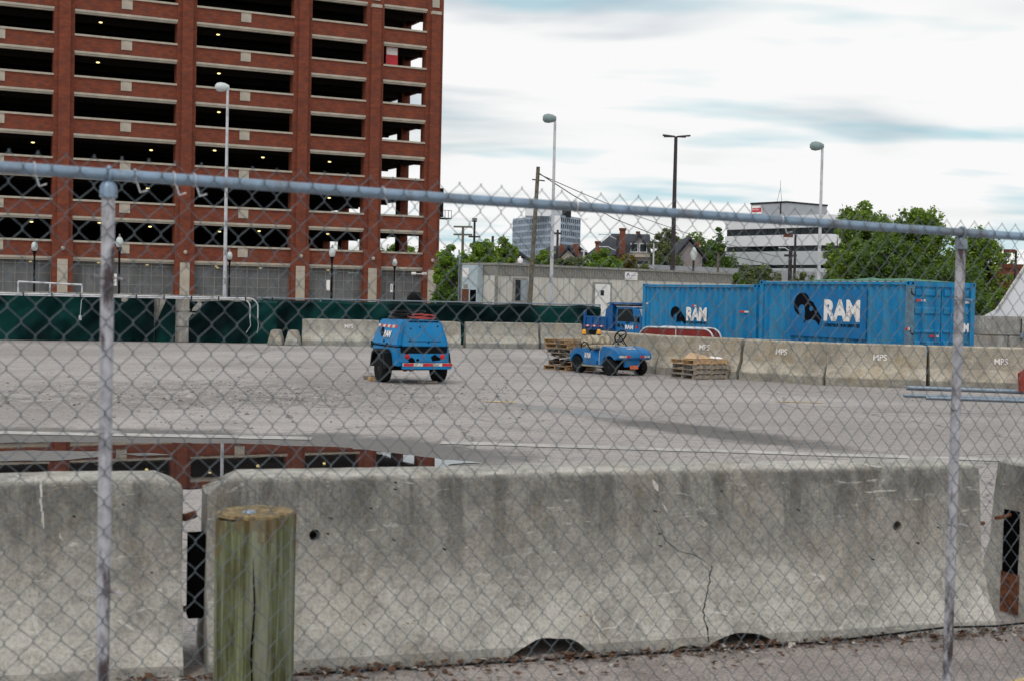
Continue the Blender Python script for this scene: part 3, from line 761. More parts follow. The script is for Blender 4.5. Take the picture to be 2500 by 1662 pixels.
for px, lab in ((676, 'leftmost of two small concrete blocks with sloping sides'), (718, 'second small sloping concrete block, beside the far barrier')):
    p = at(px, 722, 54.6)
    MB().hexa([(-0.31, -0.4, 0), (0.31, -0.4, 0), (0.31, 0.4, 0), (-0.31, 0.4, 0)], [(-0.15, -0.34, 0.6), (0.15, -0.34, 0.6), (0.15, 0.34, 0.6), (-0.15, 0.34, 0.6)]).build('concrete_block', 'concrete_far', None, True, 0.03, label=lab, cat='concrete block', group='small sloping blocks', loc=(p.x, p.y, 0))

# ------------------------------------------------------------------ near things: post, litter, cable
pp = at(623, 1400, 7.05)
post = thing('wooden_post', 'short thick green weathered wooden post in front of the barrier gap', 'post', (pp.x, pp.y, 0))
m = MB(); n = 120; rings = 14; RP = 0.202
for i in range(rings + 1):
    z = i / rings * 0.99
    for k in range(n):
        a = 2 * math.pi * k / n; r = RP * (1 + 0.014 * nz(math.cos(a) * 2, math.sin(a) * 2, z * 0.7, 2))
        dcr = abs(((a + math.pi / 2 + 0.06 - 0.05 * z) + math.pi) % (2 * math.pi) - math.pi)
        m.v.append((r * math.cos(a), r * math.sin(a), z + (0.014 * math.cos(a) + 0.008 * nz(math.cos(a) * 3, math.sin(a) * 3, 4)) * (i == rings)))
for i in range(rings):
    for k in range(n):
        a = i * n + k; b = i * n + (k + 1) % n; m.f.append((a, b, b + n, a + n))
m.f.append(tuple(rings * n + k for k in range(n)))
m.build('shaft', 'treated_wood', post, True)
m = MB(); sp_ = []
for i in range(26):
    z = 0.015 + i / 25 * 0.80; a = R(-82) + 0.05 * nz(z * 2, 3, 1, 2.2); w_ = (0.0035 + 0.0045 * abs(nz(z, 1, 8, 4.0))) * min(1, (25 - i) / 5 + 0.1)
    c_ = Vector((math.cos(a), math.sin(a), 0)); u2 = Vector((-math.sin(a), math.cos(a), 0))
    m.v += [tuple(c_ * (RP + 0.0045) - u2 * w_ + Vector((0, 0, z))), tuple(c_ * (RP + 0.0045) + u2 * w_ + Vector((0, 0, z)))]
m.f = [(2 * i, 2 * i + 1, 2 * i + 3, 2 * i + 2) for i in range(25)]; m.build('split', 'dark_void', post)
m = MB(); m.lathe([(RP - 0.004, 0.992), (RP - 0.008, 1.010), (RP - 0.05, 1.014), (0.02, 1.016)], (0, 0, 0), 32); m.build('cut_top', 'wood_endgrain', post, True)
MB().lathe([(0.036, 1.015), (0.03, 1.024), (0.01, 1.026)], (-0.02, -0.08, 0), 12).build('metal_cap', 'galv_pipe', post, True)
m = MB(); m2 = MB()
for i in range(1500):
    s = random.uniform(-0.5, Lb + 1.2); off = abs(random.gauss(0, 0.10)) if random.random() < 0.85 else random.uniform(0, 0.5)
    p = BL0 + bdir * (s0 + s) + bnor * (off - 0.02) + Vector((0, 0, 0.008 + random.random() * 0.02))
    a = random.random() * 6.28; l = random.uniform(0.008, 0.035); w = l * random.uniform(0.2, 0.7); t = random.uniform(-0.012, 0.02)
    c_, s_ = math.cos(a), math.sin(a)
    q = [p + Vector((c_ * l, s_ * l, t)), p + Vector((-s_ * w, c_ * w, 0)), p + Vector((-c_ * l, -s_ * l, t * 0.3)), p + Vector((s_ * w, -c_ * w, t))]
    (m2 if random.random() < 0.12 else m).add(q, [(0, 1, 2, 3)])
m.build('leaf_litter', 'leaf_litter', label='brown leaf litter and grit along the foot of the near barrier', cat='litter', kind='stuff')
m2.build('paper_litter', 'litter_pale', label='pale paper scraps and twigs among the leaf litter', cat='litter', kind='stuff')
cab = [(640, 1660), (900, 1641), (1200, 1622), (1500, 1603), (1800, 1580), (2000, 1566), (2180, 1545), (2300, 1530), (2420, 1527), (2560, 1512)]
MB().tube([Vector((*(BL0 + bdir * bs(px) + bnor * 0.06)[:2], 0)) + Vector((0, 0, max(0.012, (at(px, py, (BL0 + bdir * bs(px) + bnor * 0.06).y)).z))) for px, py in cab], 0.007, 6).build('black_cable', 'black_paint', None, True, label='thin black cable lying along the foot of the near barrier', cat='cable')

# ------------------------------------------------------------------ chain-link fence in front
FA, FB = Vector((at(0, 722, 4.75).x, 4.75, 0)), Vector((at(2500, 722, 7.1).x, 7.1, 0))
fdir = (FB - FA).normalized(); frz = math.atan2(fdir.y, fdir.x); FL = (FB - FA).length
za, zb = at(0, 408, 4.75).z, at(2500, 579, 7.1).z
def rz_(s): return za + (zb - za) * s / FL
def fs(px):
    u = ray(px, 700); t = u.x / u.y
    return (t * FA.y - FA.x) / (fdir.x - t * fdir.y)
fence = thing('chain_link_fence', 'weathered galvanized chain-link fence with top rail crossing the whole foreground', 'fence', FA, frz)
E0, E1 = -0.5, FL + 0.7
MB().tube([(E0, 0, rz_(E0)), (FL * 0.36, 0, rz_(FL * 0.36) - 0.003), (FL * 0.7, 0, rz_(FL * 0.7)), (E1, 0, rz_(E1))], 0.0205, 16).build('top_rail', 'galv_rail', fence, True)
for px in (262, 2343):
    s = fs(px); po = MB().tube([(s, 0.0, 0), (s, 0.0, rz_(s) - 0.06)], 0.0235, 16).build('fence_post', 'galv_dirty', fence, True)
    zt = rz_(s)
    c = MB().lathe([(0.0305, -0.082), (0.031, -0.062), (0.0295, -0.045), (0.023, -0.030), (0.012, -0.022)], (s, 0, zt), 16); c.build('post_cap', 'galv_rail', po, True)
    ring = [(s, 0.026 * math.cos(a * math.pi / 8), zt + 0.026 * math.sin(a * math.pi / 8)) for a in range(17)]
    MB().tube(ring, 0.006, 6).build('cap_loop', 'galv_rail', po, True)
MW, MHh = 0.0945, 0.1055
def wire_pt(s, z): return (s + 0.004 * nz(s, z, 2, 3), -0.0255 + 0.0045 * nz(s, z, 7, 2.0), z + 0.005 * nz(s, z, 11, 1.7))
m = MB(); nw = int((E1 - E0) / (MW / 2)); 
for i in range(nw):
    si = E0 + i * MW / 2; pts = []
    top = rz_(si) + 0.058; nk = int((top - 0.02) / (MHh / 2))
    for k in range(nk + 1):
        z = top - k * MHh / 2
        s = si + (MW / 2 + 0.0028 if (k + i) % 2 == 0 else -0.0028)
        p = wire_pt(s, z); dy = 0.0028 if (k + i) % 2 == 0 else -0.0028
        # the wire turns over a short bend at each knuckle
        pts += [(p[0], p[1] + dy, p[2] + 0.0035), (p[0], p[1] + dy, p[2] - 0.0035)]
    if (0 + i) % 2 == 1: pts = pts[0:] 
    m.tube(pts, 0.0016, 5, True)
m.build('wire_mesh', 'galv_wire', fence, True, kind='stuff')
for px in (80, 325, 420, 470, 930, 1400, 1900, 2420):
    s = fs(px) ; zt = rz_(s)
    pts = [(s, 0.024 * math.cos(a), zt + 0.024 * math.sin(a)) for a in [i * math.pi / 6 for i in range(13)]]
    pts += [(s + 0.004, -0.03, zt - 0.03), (s + 0.012, -0.036, zt - 0.06), (s + 0.035, -0.045, zt - 0.052)]
    MB().tube(pts, 0.0022, 5).build('tie_wire', 'conduit', fence, True)
for px in (262, 2343):
    s = fs(px)
    for z in (2.16, 1.62, 1.05):
        pts = [(s + 0.027 * math.sin(a), 0.027 * math.cos(a), z) for a in [i * math.pi / 6 for i in range(-5, 6)]]
        pts = [(s - 0.06, -0.035, z + 0.012), (s - 0.03, -0.034, z)] + pts + [(s + 0.035, -0.034, z), (s + 0.065, -0.04, z - 0.01)]
        MB().tube(pts, 0.003, 5).build('tie_wire', 'galv_dirty', fence, True)

# ------------------------------------------------------------------ brick parking garage
GTH = math.atan(F / 6908.0)
gdir = Vector((math.cos(GTH), math.sin(GTH), 0)); gref = Vector((at(590, 709, 127).x, 127, 0))
garage = thing('parking_garage', 'tall red brick parking garage with open decks and cream stone bands', 'building', gref - gdir * 15.77, GTH)
COLX = [-21.1, -10.5, 0.0, 10.5, 21.2, 28.3, 34.4]
SILL = [6.07 + 3.55 * k for k in range(8)]
GD = 34.0
gmesh = {}
def gpart(name, key, mk, mat, pos=(0, 0, 0), parent=None, smooth=False):
    if key not in gmesh: gmesh[key] = mk().mesh(name, mat, smooth)
    return link(name, gmesh[key], parent or garage, loc=pos)
for ci, cxp in enumerate(COLX):
    B(cxp - 0.86, cxp + 0.86, 0.10, 1.2, 0, 31.3).build('column', 'brick', garage)
    B(cxp - 0.47, cxp + 0.47, -0.22, 0.099, 6.2, 29.0).build('pilaster', 'brick', garage)
    B(cxp - 0.5, cxp + 0.5, -0.27, 0.099, 29.0, 29.3).build('pilaster_cap', 'stone_cream', garage)
    B(cxp - 0.36, cxp + 0.36, -0.02, 0.099, 29.7, 31.2).build('accent_block', 'stone_cream', garage)
    B(cxp - 0.87, cxp + 0.87, -0.24, 0.099, 0, 6.19).build('column_base', 'brick', garage)
    B(cxp - 0.43, cxp + 0.43, -0.30, -0.241, 0.0, 4.42).build('pedestal', 'stone_cream', garage)
    B(cxp - 0.43, cxp + 0.43, -0.305, -0.3005, 3.93, 3.96).build('pedestal_joint', 'trailer_trim', garage)
    s_ = MB().lathe([(0.02, -0.19), (0.12, -0.15), (0.17, -0.05), (0.17, 0.05), (0.10, 0.14), (0.06, 0.16)], (cxp, -0.42, 5.35), 14, 'z'); s_.build('globe_lamp', 'stone_cream', garage, True)
for bi in range(len(COLX) - 1):
    xa, xb = COLX[bi] + 0.86, COLX[bi + 1] - 0.86; w = xb - xa; wide = w > 7.5
    for k, sz in enumerate(SILL):
        pos = (xa, 0, sz)
        gpart('brick_panel', ('p', bi), lambda: B(0, w, 0.18, 0.5, -1.45, -0.17), 'brick', pos)
        gpart('sill', ('s', bi), lambda: B(-0.02, w + 0.02, 0.06, 0.55, -0.169, 0), 'stone_cream', pos)
        lt = gpart('lintel', ('l', bi), lambda: B(-0.02, w + 0.02, 0.08, 0.52, -1.64, -1.451), 'stone_cream', pos)
        gpart('lintel_lip', ('ll', bi), lambda: B(0, w, 0.17, 0.5, -1.79, -1.641), 'stone_cream', pos)
        if wide:
            gpart('accent_block', ('a',), lambda: B(-0.46, 0.46, 0.13, 0.179, -1.0, -0.17), 'stone_cream', (xa + w / 2, 0, sz))
    # screened ground floor bay
    o = MB(); nx_, nz2 = max(8, int(w / 0.35)), 12
    for j in range(nz2 + 1):
        for i in range(nx_ + 1):
            o.v.append((xa + w * i / nx_, 0.62 + 0.10 * nz(xa + i * 0.5, j * 0.15, bi, 1.2), 0.3 + 3.97 * j / nz2))
    for j in range(nz2):
        for i in range(nx_):
            a = j * (nx_ + 1) + i; o.f.append((a, a + 1, a + nx_ + 2, a + nx_ + 1))
    cl = o.build('screen_cloth', 'mesh_screen', garage, True)
    g = MB(); nb = max(4, round(w / 0.95))
    for i in range(nb + 1): g.box(xa + w * i / nb - 0.02, xa + w * i / nb + 0.02, 0.40, 0.44, 0.3, 4.27)
    for j in range(5): g.box(xa, xb, 0.405, 0.435, 0.7 + j * 0.82, 0.735 + j * 0.82)
    g.build('screen_grid', 'trailer_trim', garage)
    B(xa, xb, 0.35, 0.7, 0, 0.3).build('kerb', 'concrete_far', garage)
    B(xa, xb, 0.75, 0.9, 0.3, 1.35).build('low_wall', 'concrete_far', garage)
# decks, rear wall, added light-blocking wall, side openings
for k in range(8):
    z = SILL[k] - 1.05
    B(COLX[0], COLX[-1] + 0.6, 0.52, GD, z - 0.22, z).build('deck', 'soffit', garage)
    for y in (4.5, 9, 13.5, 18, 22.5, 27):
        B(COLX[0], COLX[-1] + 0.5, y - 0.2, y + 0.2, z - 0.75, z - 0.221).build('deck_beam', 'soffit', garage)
B(COLX[0], COLX[-2] - 1.0, 20.0, 20.3, 0, 31).build('light_block_wall', 'garage_inside', garage)  # near-black wall added inside to block light and keep the openings dark
B(COLX[0], COLX[-1], GD, GD + 0.4, 0, 31).build('rear_wall', 'brick', garage)
B(COLX[0] - 0.4, COLX[0], 0.52, GD, 0, 31).build('party_wall', 'brick', garage)
XR = COLX[-1] + 0.86
for y in (9, 18, 27, GD - 0.5):
    B(XR - 0.9, XR, y - 0.6, y + 0.6, 0, 31.3).build('column', 'brick', garage)
for k, sz in enumerate(SILL):
    B(XR - 0.5, XR - 0.15, 1.2, GD, sz - 1.6, sz - 0.17).build('brick_panel', 'brick', garage)
    B(XR - 0.55, XR - 0.05, 1.2, GD, sz - 0.169, sz).build('sill', 'stone_cream', garage)
B(XR - 0.5, XR - 0.2, 1.2, GD, 0, 4.2).build('side_wall', 'brick', garage)
B(COLX[0], XR, -0.02, 0.6, 31.31, 31.6).build('parapet_coping', 'stone_cream', garage)
def lampmesh(): return MB().lathe([(0.05, -0.02), (0.15, 0.02), (0.17, 0.07), (0.10, 0.10)], (0, 0, 0), 10)
rr = random.Random(3)
for k in range(0, 8):
    zc = SILL[k] - 1.05 - 0.75
    for bi in range(1, len(COLX) - 1):
        xa, xb = COLX[bi], COLX[bi + 1]; w = xb - xa
        rows = [(0.33, 3.2)] if w > 8 else [(0.16, 3.2)]
        if k <= 3 and w > 6.5: rows.append((0.83 if w > 8 else 0.7, 6.8))
        if k <= 1: rows.append((0.55, 11.5))
        for fr, yy in rows:
            if rr.random() < 0.85:
                gpart('ceiling_light', ('cl',), lampmesh, 'lamp_yellow', (xa + w * fr + rr.uniform(-0.2, 0.2), yy, zc - 0.08), smooth=True)
B(29.7, 30.9, 0.9, 1.0, 23.9, 26.0).build('notice_board', 'red_tape', garage)
B(29.75, 30.85, 0.88, 0.899, 24.9, 25.6).build('notice_strip', 'white_paint', garage)
wb = B(XR + 0.01, XR + 0.42, 0.2, 1.6, 9.6, 12.4).build('wall_cabinet', 'black_paint', garage)
m = MB(); m.box(XR + 0.05, XR + 1.3, 0.2, 1.6, 9.45, 9.55)
for x in (0.6, 0.95, 1.28): m.box(XR + x, XR + x + 0.04, 0.2, 0.24, 9.55, 10.3)
m.box(XR + 0.45, XR + 1.3, 0.2, 0.24, 10.25, 10.3); m.build('balcony', 'dark_metal', garage)
m = MB(); m.tube([(32.9, -0.4, 4.0), (33.0, 0.1, 4.0)], 0.03); 
for dx in (-0.55, 0.55): m.tube([(32.9, -0.45, 4.0), (32.9 + dx, -0.6, 4.03)], 0.04, 8); m.lathe([(0.05, -0.22), (0.14, -0.2), (0.15, 0.2), (0.05, 0.22)], (32.9 + dx, -0.62, 4.03), 10, 'x')
m.build('security_camera', 'white_paint', garage, True)

# ------------------------------------------------------------------ block wall, tarps, green screen
WA, WB = Vector((at(-140, 722, 53.0).x, 53.0, 0)), Vector((at(690, 722, 55.9).x, 55.9, 0))
wdir = (WB - WA).normalized(); wrz = math.atan2(wdir.y, wdir.x); WL = (WB - WA).length
def ws(px, A=WA, d=wdir):
    u = ray(px, 770); t = u.x / u.y; return (t * A.y - A.x) / (d.x - t * d.y)
wall = thing('block_wall', 'wall of stacked grey concrete blocks, mostly hidden under dark green tarps', 'wall', WA, wrz)
bm_ = B(0.01, 1.19, 0.25, 0.85, 0.008, 0.592).mesh('block', 'concrete_block', True, 0.03)
for c in range(3):
    for i in range(int(WL / 1.2)):
        link('block', bm_, wall, loc=(i * 1.2 + (0.6 if c % 2 else 0) - 0.4 + random.uniform(-0.02, 0.02), random.uniform(-0.03, 0.03), c * 0.60))
def drape(name, x0, x1, z0, z1, mat, label, root_loc, rz, amp=0.07, seed=0, cat='tarp', group=None, sag=0.0, cutL=0.0, topn=0.02):
    n1_, n2_ = max(6, int((x1 - x0) / 0.12)), 16; m = MB()
    for j in range(n2_ + 1):
        t = j / n2_
        for i in range(n1_ + 1):
            s = x0 + (x1 - x0) * i / n1_; s += cutL * max(0, t - 0.35) * (1 - i / n1_)
            fold = amp * (0.9 * nz(s * 1.0 + t * 1.5, t * 1.2, seed, 0.8) + 0.6 * nz(s * 1.5 - t * 2.2, t * 2, seed + 4, 1.5) + 0.35 * nz(s * 5, t * 1.5, seed + 9, 1.2))
            z = z0 + (z1 - z0) * t - sag * math.sin(math.pi * ((s * 0.37) % 1)) * t + topn * nz(s, seed, 3, 1.3) * t
            m.v.append((s, 0.16 + fold - 0.12 * (1 - t) + (0.25 * (t > 0.97)), z))
    for j in range(n2_):
        for i in range(n1_):
            a = j * (n1_ + 1) + i; m.f.append((a, a + 1, a + n1_ + 2, a + n1_ + 1))
    o = m.build(name, mat, None, True, label=label, cat=cat, group=group, loc=root_loc, rz=rz); return o
gt = 'green tarps over the block wall'
drape('green_tarp', 0, ws(376), 0.01, 1.80, 'tarp_green', 'long dark green tarp over the block wall at the far left', WA, wrz, 0.17, 1, group=gt)
drape('green_tarp', ws(378), ws(428), 0.01, 1.78, 'tarp_green', 'narrow slanting dark green tarp between bare concrete blocks', WA, wrz, 0.08, 5, group=gt, cutL=0.75)
drape('green_tarp', ws(461), WL - 0.2, 0.01, 1.72, 'tarp_green', 'wrinkled green tarp right of the bare block column', WA, wrz, 0.20, 12, group=gt)
# pale rubble ledge on the wall's top
m = MB()
for i in range(60):
    s = i / 60 * WL * 0.82; m.box(s, s + WL * 0.0136 + random.uniform(0, 0.1), 0.2, 0.9, 1.80, 1.835 + random.uniform(0, 0.05))
m.build('ledge_top', 'concrete_block', wall)
cz = 1.79
ct = thing('conduit_run', 'two pale metal conduits along the top of the green tarp bending down', 'conduit', WA, wrz)
for j, (dz, ex) in enumerate(((0.0, 588), (-0.06, 582))):
    e = ws(ex) + (0.6 if j == 0 else 0.45)
    pts = [(-1, -0.12, cz + dz), (e - 0.3, -0.12, cz + dz)]
    for q in range(1, 7):
        a = q / 6 * math.pi / 2; pts.append((e - 0.3 + (0.36 + (-0.06 if j else 0)) * math.sin(a), -0.12, cz + dz - (0.36 + (-0.06 if j else 0)) * (1 - math.cos(a))))
    pts.append((pts[-1][0], -0.12, 1.0))
    MB().tube(pts, 0.026, 8).build('conduit', 'conduit', ct, True)
    MB().tube([(pts[-1][0], -0.12, 1.0), (pts[-1][0] + 0.03, -0.13, 0.7), (pts[-1][0] - 0.02 - 0.12 * j, -0.15, 0.42)], 0.012, 6).build('loose_cable', 'conduit', ct, True)
for i in range(12):
    s = 0.8 + i * 1.05; B(s, s + 0.05, -0.15, -0.02, cz - 0.11, cz + 0.05).build('clip', 'dark_metal', ct)
hs = ws(208)
cordt = thing('cord', 'thin pale cord with a small socket hanging down the far left tarp', 'cord', WA, wrz)
m = MB().tube([(hs + 0.4, -0.02, cz - 0.02), (hs, -0.06, cz - 0.06), (hs - 0.14, -0.08, cz - 0.2), (hs - 0.18, -0.08, cz - 0.8)], 0.012, 6); m.build('cable', 'conduit', cordt, True)
B(hs - 0.23, hs - 0.13, -0.12, -0.05, cz - 0.98, cz - 0.80).build('socket', 'conduit', cordt)
hr = thing('handrail', 'low pale metal handrail behind the tarped wall at the left', 'railing', (0, 0, 0))
p0, p1 = at(44, 722, 60), at(200, 722, 61)
z0_ = lambda px, py, Y: at(px, py, Y).z
for px, Y in ((44, 60), (122, 60.5), (200, 61)):
    p = at(px, 722, Y); MB().tube([(p.x, p.y, 0.0), (p.x, p.y, at(px, 688 + (px - 44) * 0.053, Y).z)], 0.04, 8).build('rail_post', 'conduit', hr, True)
a = at(44, 688, 60); b = at(200, 696, 61); MB().tube([a, b], 0.04, 8).build('hand_bar', 'conduit', hr, True)
SA, SB = Vector((at(640, 722, 56.9).x, 56.9, 0)), Vector((at(1470, 722, 60).x, 60.0, 0))
sdirv = (SB - SA).normalized(); srz = math.atan2(sdirv.y, sdirv.x); SL = (SB - SA).length
scr = thing('screened_fence', 'chain-link fence covered with dark green windscreen behind the far barriers', 'fence', SA, srz)
for i in range(7):
    x = SL * i / 6; MB().tube([(x, 0.3, 0), (x, 0.3, 1.84)], 0.035, 8).build('fence_post', 'galv_pipe', scr, True)
MB().tube([(-0.2, 0.3, 1.80), (SL, 0.3, 1.80)], 0.028, 8).build('top_rail', 'galv_pipe', scr, True)
o = drape('screen_fabric', 0, SL, 0.02, 1.78, 'tarp_green', None, None, None, 0.18, 31, cat=None, sag=0.05); o.parent = scr

# ------------------------------------------------------------------ shipping containers
def container(name, label, C, Lf, rz_c, L, Wd, Hc, z0, sign):
    """C: right front corner of the long side; local x runs from the left end to the right end, y into the box"""
    t = thing(name, label, 'container', (Lf[0], Lf[1], z0), rz_c, 'blue shipping containers')
    m = MB(); pitch = 0.278; n = int((L - 0.3) / pitch); y0, dp = 0.045, 0.045; xs = [(0.12, y0)]
    x = 0.15; st = (L - 0.30) / n
    for i in range(n):
        xs += [(x, y0), (x + 0.25 * st, y0), (x + 0.5 * st, y0 + dp * 1.3), (x + 0.75 * st, y0 + dp * 1.3)]; x += st
    xs += [(x, y0), (L - 0.12, y0)]
    k = len(xs); m.v = [(a, b, 0.15) for a, b in xs] + [(a, b, Hc - 0.1) for a, b in xs]; m.f = [(i, i + 1, k + i + 1, k + i) for i in range(k - 1)]
    m.build('side_wall', 'blue_container', t)
    B(0.1, L - 0.1, Wd - 0.06, Wd - 0.03, 0.15, Hc - 0.1).build('side_wall', 'blue_container', t)
    B(0.03, 0.06, 0.1, Wd - 0.1, 0.15, Hc - 0.1).build('end_wall', 'blue_container', t)
    for xx in (0, L - 0.16):
        for yy in (0, Wd - 0.16):
            B(xx, xx + 0.16, yy, yy + 0.16, 0.118, Hc - 0.118).build('corner_post', 'grey_post' if xx > 1 and yy == 0 and sign else 'blue_container', t)
            for zz_ in (0, Hc - 0.117):
                cc = B(xx - 0.006, xx + 0.168, yy - 0.006, yy + 0.166, zz_, zz_ + 0.117).build('corner_casting', 'blue_container', t)
                if yy == 0: B(xx + 0.05, xx + 0.11, yy - 0.008, yy + 0.01, zz_ + 0.03, zz_ + 0.09).build('casting_hole', 'dark_void', cc)
                if xx > 1: B(xx + 0.15, xx + 0.171, yy + 0.05, yy + 0.11, zz_ + 0.03, zz_ + 0.09).build('casting_hole', 'dark_void', cc)
    for zz_ in (0.0, Hc - 0.098):
        B(0.162, L - 0.162, 0.004, 0.06, zz_ + 0.002, zz_ + (0.15 if zz_ == 0 else 0.075)).build('side_rail', 'blue_container', t)
    r = MB()
    B(0.1, L - 0.1, 0.06, Wd - 0.06, Hc - 0.05, Hc - 0.035).build('roof', 'trailer_wall', t)
    for i in range(n):
        xx = 0.2 + i * st; r.box(xx, xx + 0.14, 0.08, Wd - 0.08, Hc - 0.036, Hc - 0.008)
    r.build('roof_ribs', 'trailer_wall', t)
    B(0.1, L - 0.1, 0.06, Wd - 0.06, 0.05, 0.14).build('floor', 'dark_metal', t)
    # door end at x = L
    for (ya, yb) in ((0.17, Wd / 2 - 0.02), (Wd / 2 + 0.02, Wd - 0.17)):
        d = B(L - 0.10, L - 0.065, ya, yb, 0.16, Hc - 0.14).build('door', 'blue_container', t)
        for f0, f1 in ((0.165, 0.30), (0.46, 0.66), (0.82, 1.04), (1.20, 1.32), (1.70, 1.92), (2.18, 2.40)):
            MB().hexa([(L - 0.066, ya + 0.06, f0), (L - 0.066, yb - 0.06, f0), (L - 0.066, yb - 0.06, f1), (L - 0.066, ya + 0.06, f1)],
                      [(L - 0.03, ya + 0.06, f0 + 0.05), (L - 0.03, yb - 0.06, f0 + 0.05), (L - 0.03, yb - 0.06, f1 - 0.05), (L - 0.03, ya + 0.06, f1 - 0.05)]).build('door_rib', 'blue_container', d)
        for q in (0.30, 0.78):
            yy = ya + (yb - ya) * q
            MB().tube([(L - 0.012, yy, 0.12), (L - 0.012, yy, Hc - 0.12)], 0.02, 8).build('lock_rod', 'blue_container', d, True)
            B(L - 0.03, L + 0.02, yy - 0.03, yy + 0.16, 0.98, 1.02).build('handle', 'blue_container', d)
    B(L - 0.10, L - 0.02, 0.162, Wd - 0.162, Hc - 0.139, Hc - 0.004).build('door_header', 'blue_container', t)
    B(L - 0.10, L - 0.02, 0.162, Wd - 0.162, 0.004, 0.158).build('door_sill', 'blue_container', t)
    return t
LBX = 6.06
def conform(o, L, y0=0.045, dp=0.045):
    n = int((L - 0.3) / 0.278); st = (L - 0.30) / n; br = []
    x = 0.15
    for i in range(n):
        br += [(x, y0), (x + 0.25 * st, y0), (x + 0.5 * st, y0 + dp * 1.3), (x + 0.75 * st, y0 + dp * 1.3)]; x += st
    br.append((x, y0))
    def fy_(q):
        for (a, ya), (b, yb) in zip(br, br[1:]):
            if a <= q <= b: return ya + (yb - ya) * (q - a) / (b - a)
        return y0
    bm = bmesh.new(); bm.from_mesh(o.data)
    xs = [v.co.x for v in bm.verts]; lo_, hi_ = min(xs), max(xs)
    for bx_, _ in br:
        if lo_ < bx_ < hi_: bmesh.ops.bisect_plane(bm, geom=bm.verts[:] + bm.edges[:] + bm.faces[:], plane_co=(bx_, 0, 0), plane_no=(1, 0, 0))
    mid_ = sum(v.co.y for v in bm.verts) / len(bm.verts)
    for v in bm.verts: v.co.y = y0 + (fy_(v.co.x) - y0) * 0.3 - 0.004 + (v.co.y - mid_)
    bm.to_mesh(o.data); bm.free()
c2A = R(-60)
C2 = at(2222, 740, 36.6)
cont2L = Vector((C2.x - LBX * math.cos(R(60)), C2.y + LBX * math.sin(R(60)), 0))
def c_s(px, o, rz_c, py=760):
    u = ray(px, py); t = u.x / u.y; d = Vector((math.cos(rz_c), math.sin(rz_c), 0)); return (t * o.y - o.x) / (d.x - t * d.y)
cont2 = container('shipping_container', 'blue container with a big black ram emblem sign and closed doors at its right end', None, cont2L, c2A, LBX, 2.44, 2.59, 0.15, True)
s_a, s_b = c_s(1928, cont2L, c2A), c_s(2115, cont2L, c2A)
def zc_(px, py, o, rz_c, z0):
    s = c_s(px, o, rz_c, py); p = Vector((o.x, o.y, 0)) + Vector((math.cos(rz_c), math.sin(rz_c), 0)) * s
    return at(px, py, p.y).z - z0
zlo, zhi = zc_(2020, 824, cont2L, c2A, 0.15), zc_(2020, 708, cont2L, c2A, 0.15)
sg = B(s_a, s_b, -0.012, 0.03, zlo, zhi).build('sign_panel', 'blue_panel', cont2)
sv = lambda px: c_s(px, cont2L, c2A)
zv = lambda px, py: zc_(px, py, cont2L, c2A, 0.15)
emblem('ram_emblem', 'logo_black', sv(2007) - sv(1939), zv(1970, 715) - zv(1970, 793.5), sv(1939), zv(1970, 793.5), -0.016, sg)
text('lettering', 'RAM', 'white_paint', sv(2100.5) - sv(2012.5), zv(2050, 732) - zv(2050, 785), sv(2012.5), zv(2055, 785), -0.016, 0.045, sg)
text('lettering', 'CONSTRUCTION SERVICES', 'logo_black', sv(2100.5) - sv(2012.5), zv(2050, 791) - zv(2050, 799), sv(2012.5), zv(2055, 799), -0.016, 0.03, sg)
C1 = at(1847, 740, 43.0); c1A = R(-60)
cont1L = Vector((C1.x - LBX * math.cos(R(60)), C1.y + LBX * math.sin(R(60)), 0))
cont1 = container('shipping_container', 'blue container with a small ram emblem painted on its corrugated side, beside the dump truck', None, cont1L, c1A, LBX, 2.44, 2.59, 0.05, False)
sv1 = lambda px: c_s(px, cont1L, c1A)
zv1 = lambda px, py: zc_(px, py, cont1L, c1A, 0.05)
o1 = emblem('ram_emblem', 'logo_black', sv1(1672) - sv1(1635), zv1(1650, 748) - zv1(1650, 791), sv1(1635), zv1(1650, 791), 0.036, cont1)
o2 = text('lettering', 'RAM', 'white_paint', sv1(1722) - sv1(1673), zv1(1700, 750.5) - zv1(1700, 784), sv1(1673), zv1(1700, 784), 0.036, 0.045, cont1)
o3 = text('lettering', 'CONSTRUCTION SERVICES', 'logo_black', sv1(1721) - sv1(1674), zv1(1700, 785.5) - zv1(1700, 790.5), sv1(1674), zv1(1700, 790.5), 0.036, 0.02, cont1)
for o_ in (o1, o2, o3): conform(o_, LBX)
def tape(parent, x0, z0, w, h, y=0.03):
    B(x0, x0 + w * 0.52, y - 0.006, y, z0, z0 + h).build('reflector_tape', 'red_tape', parent); B(x0 + w * 0.525, x0 + w, y - 0.006, y, z0, z0 + h).build('reflector_tape', 'worn_white', parent)
for px, py in ((1569, 741), (1803, 761.5), (1686, 747)): tape(cont1, sv1(px), zv1(px, py + 2), 0.45 if px == 1803 else 0.26, 0.06, 0.04)
def door_tape(L, y0, z0, w=0.36):
    B(L - 0.028, L - 0.022, y0, y0 + w * 0.5, z0, z0 + 0.06).build('reflector_tape', 'red_tape', cont2); B(L - 0.028, L - 0.022, y0 + w * 0.505, y0 + w, z0, z0 + 0.06).build('reflector_tape', 'worn_white', cont2)
door_tape(LBX, 0.24, 2.06); door_tape(LBX, 0.78, 1.12, 0.34); door_tape(LBX, 1.9, 2.03, 0.34)
tape(cont2, LBX - 0.14, 1.3, 0.17, 0.07, -0.002)
lm = text('lettering', 'RAM', 'white_paint', 0.52, 0.24, 0, 0, 0, 0.045, cont2); lm.rotation_euler = (0, 0, R(90)); lm.location = (LBX + 0.015, 1.68, 1.26)
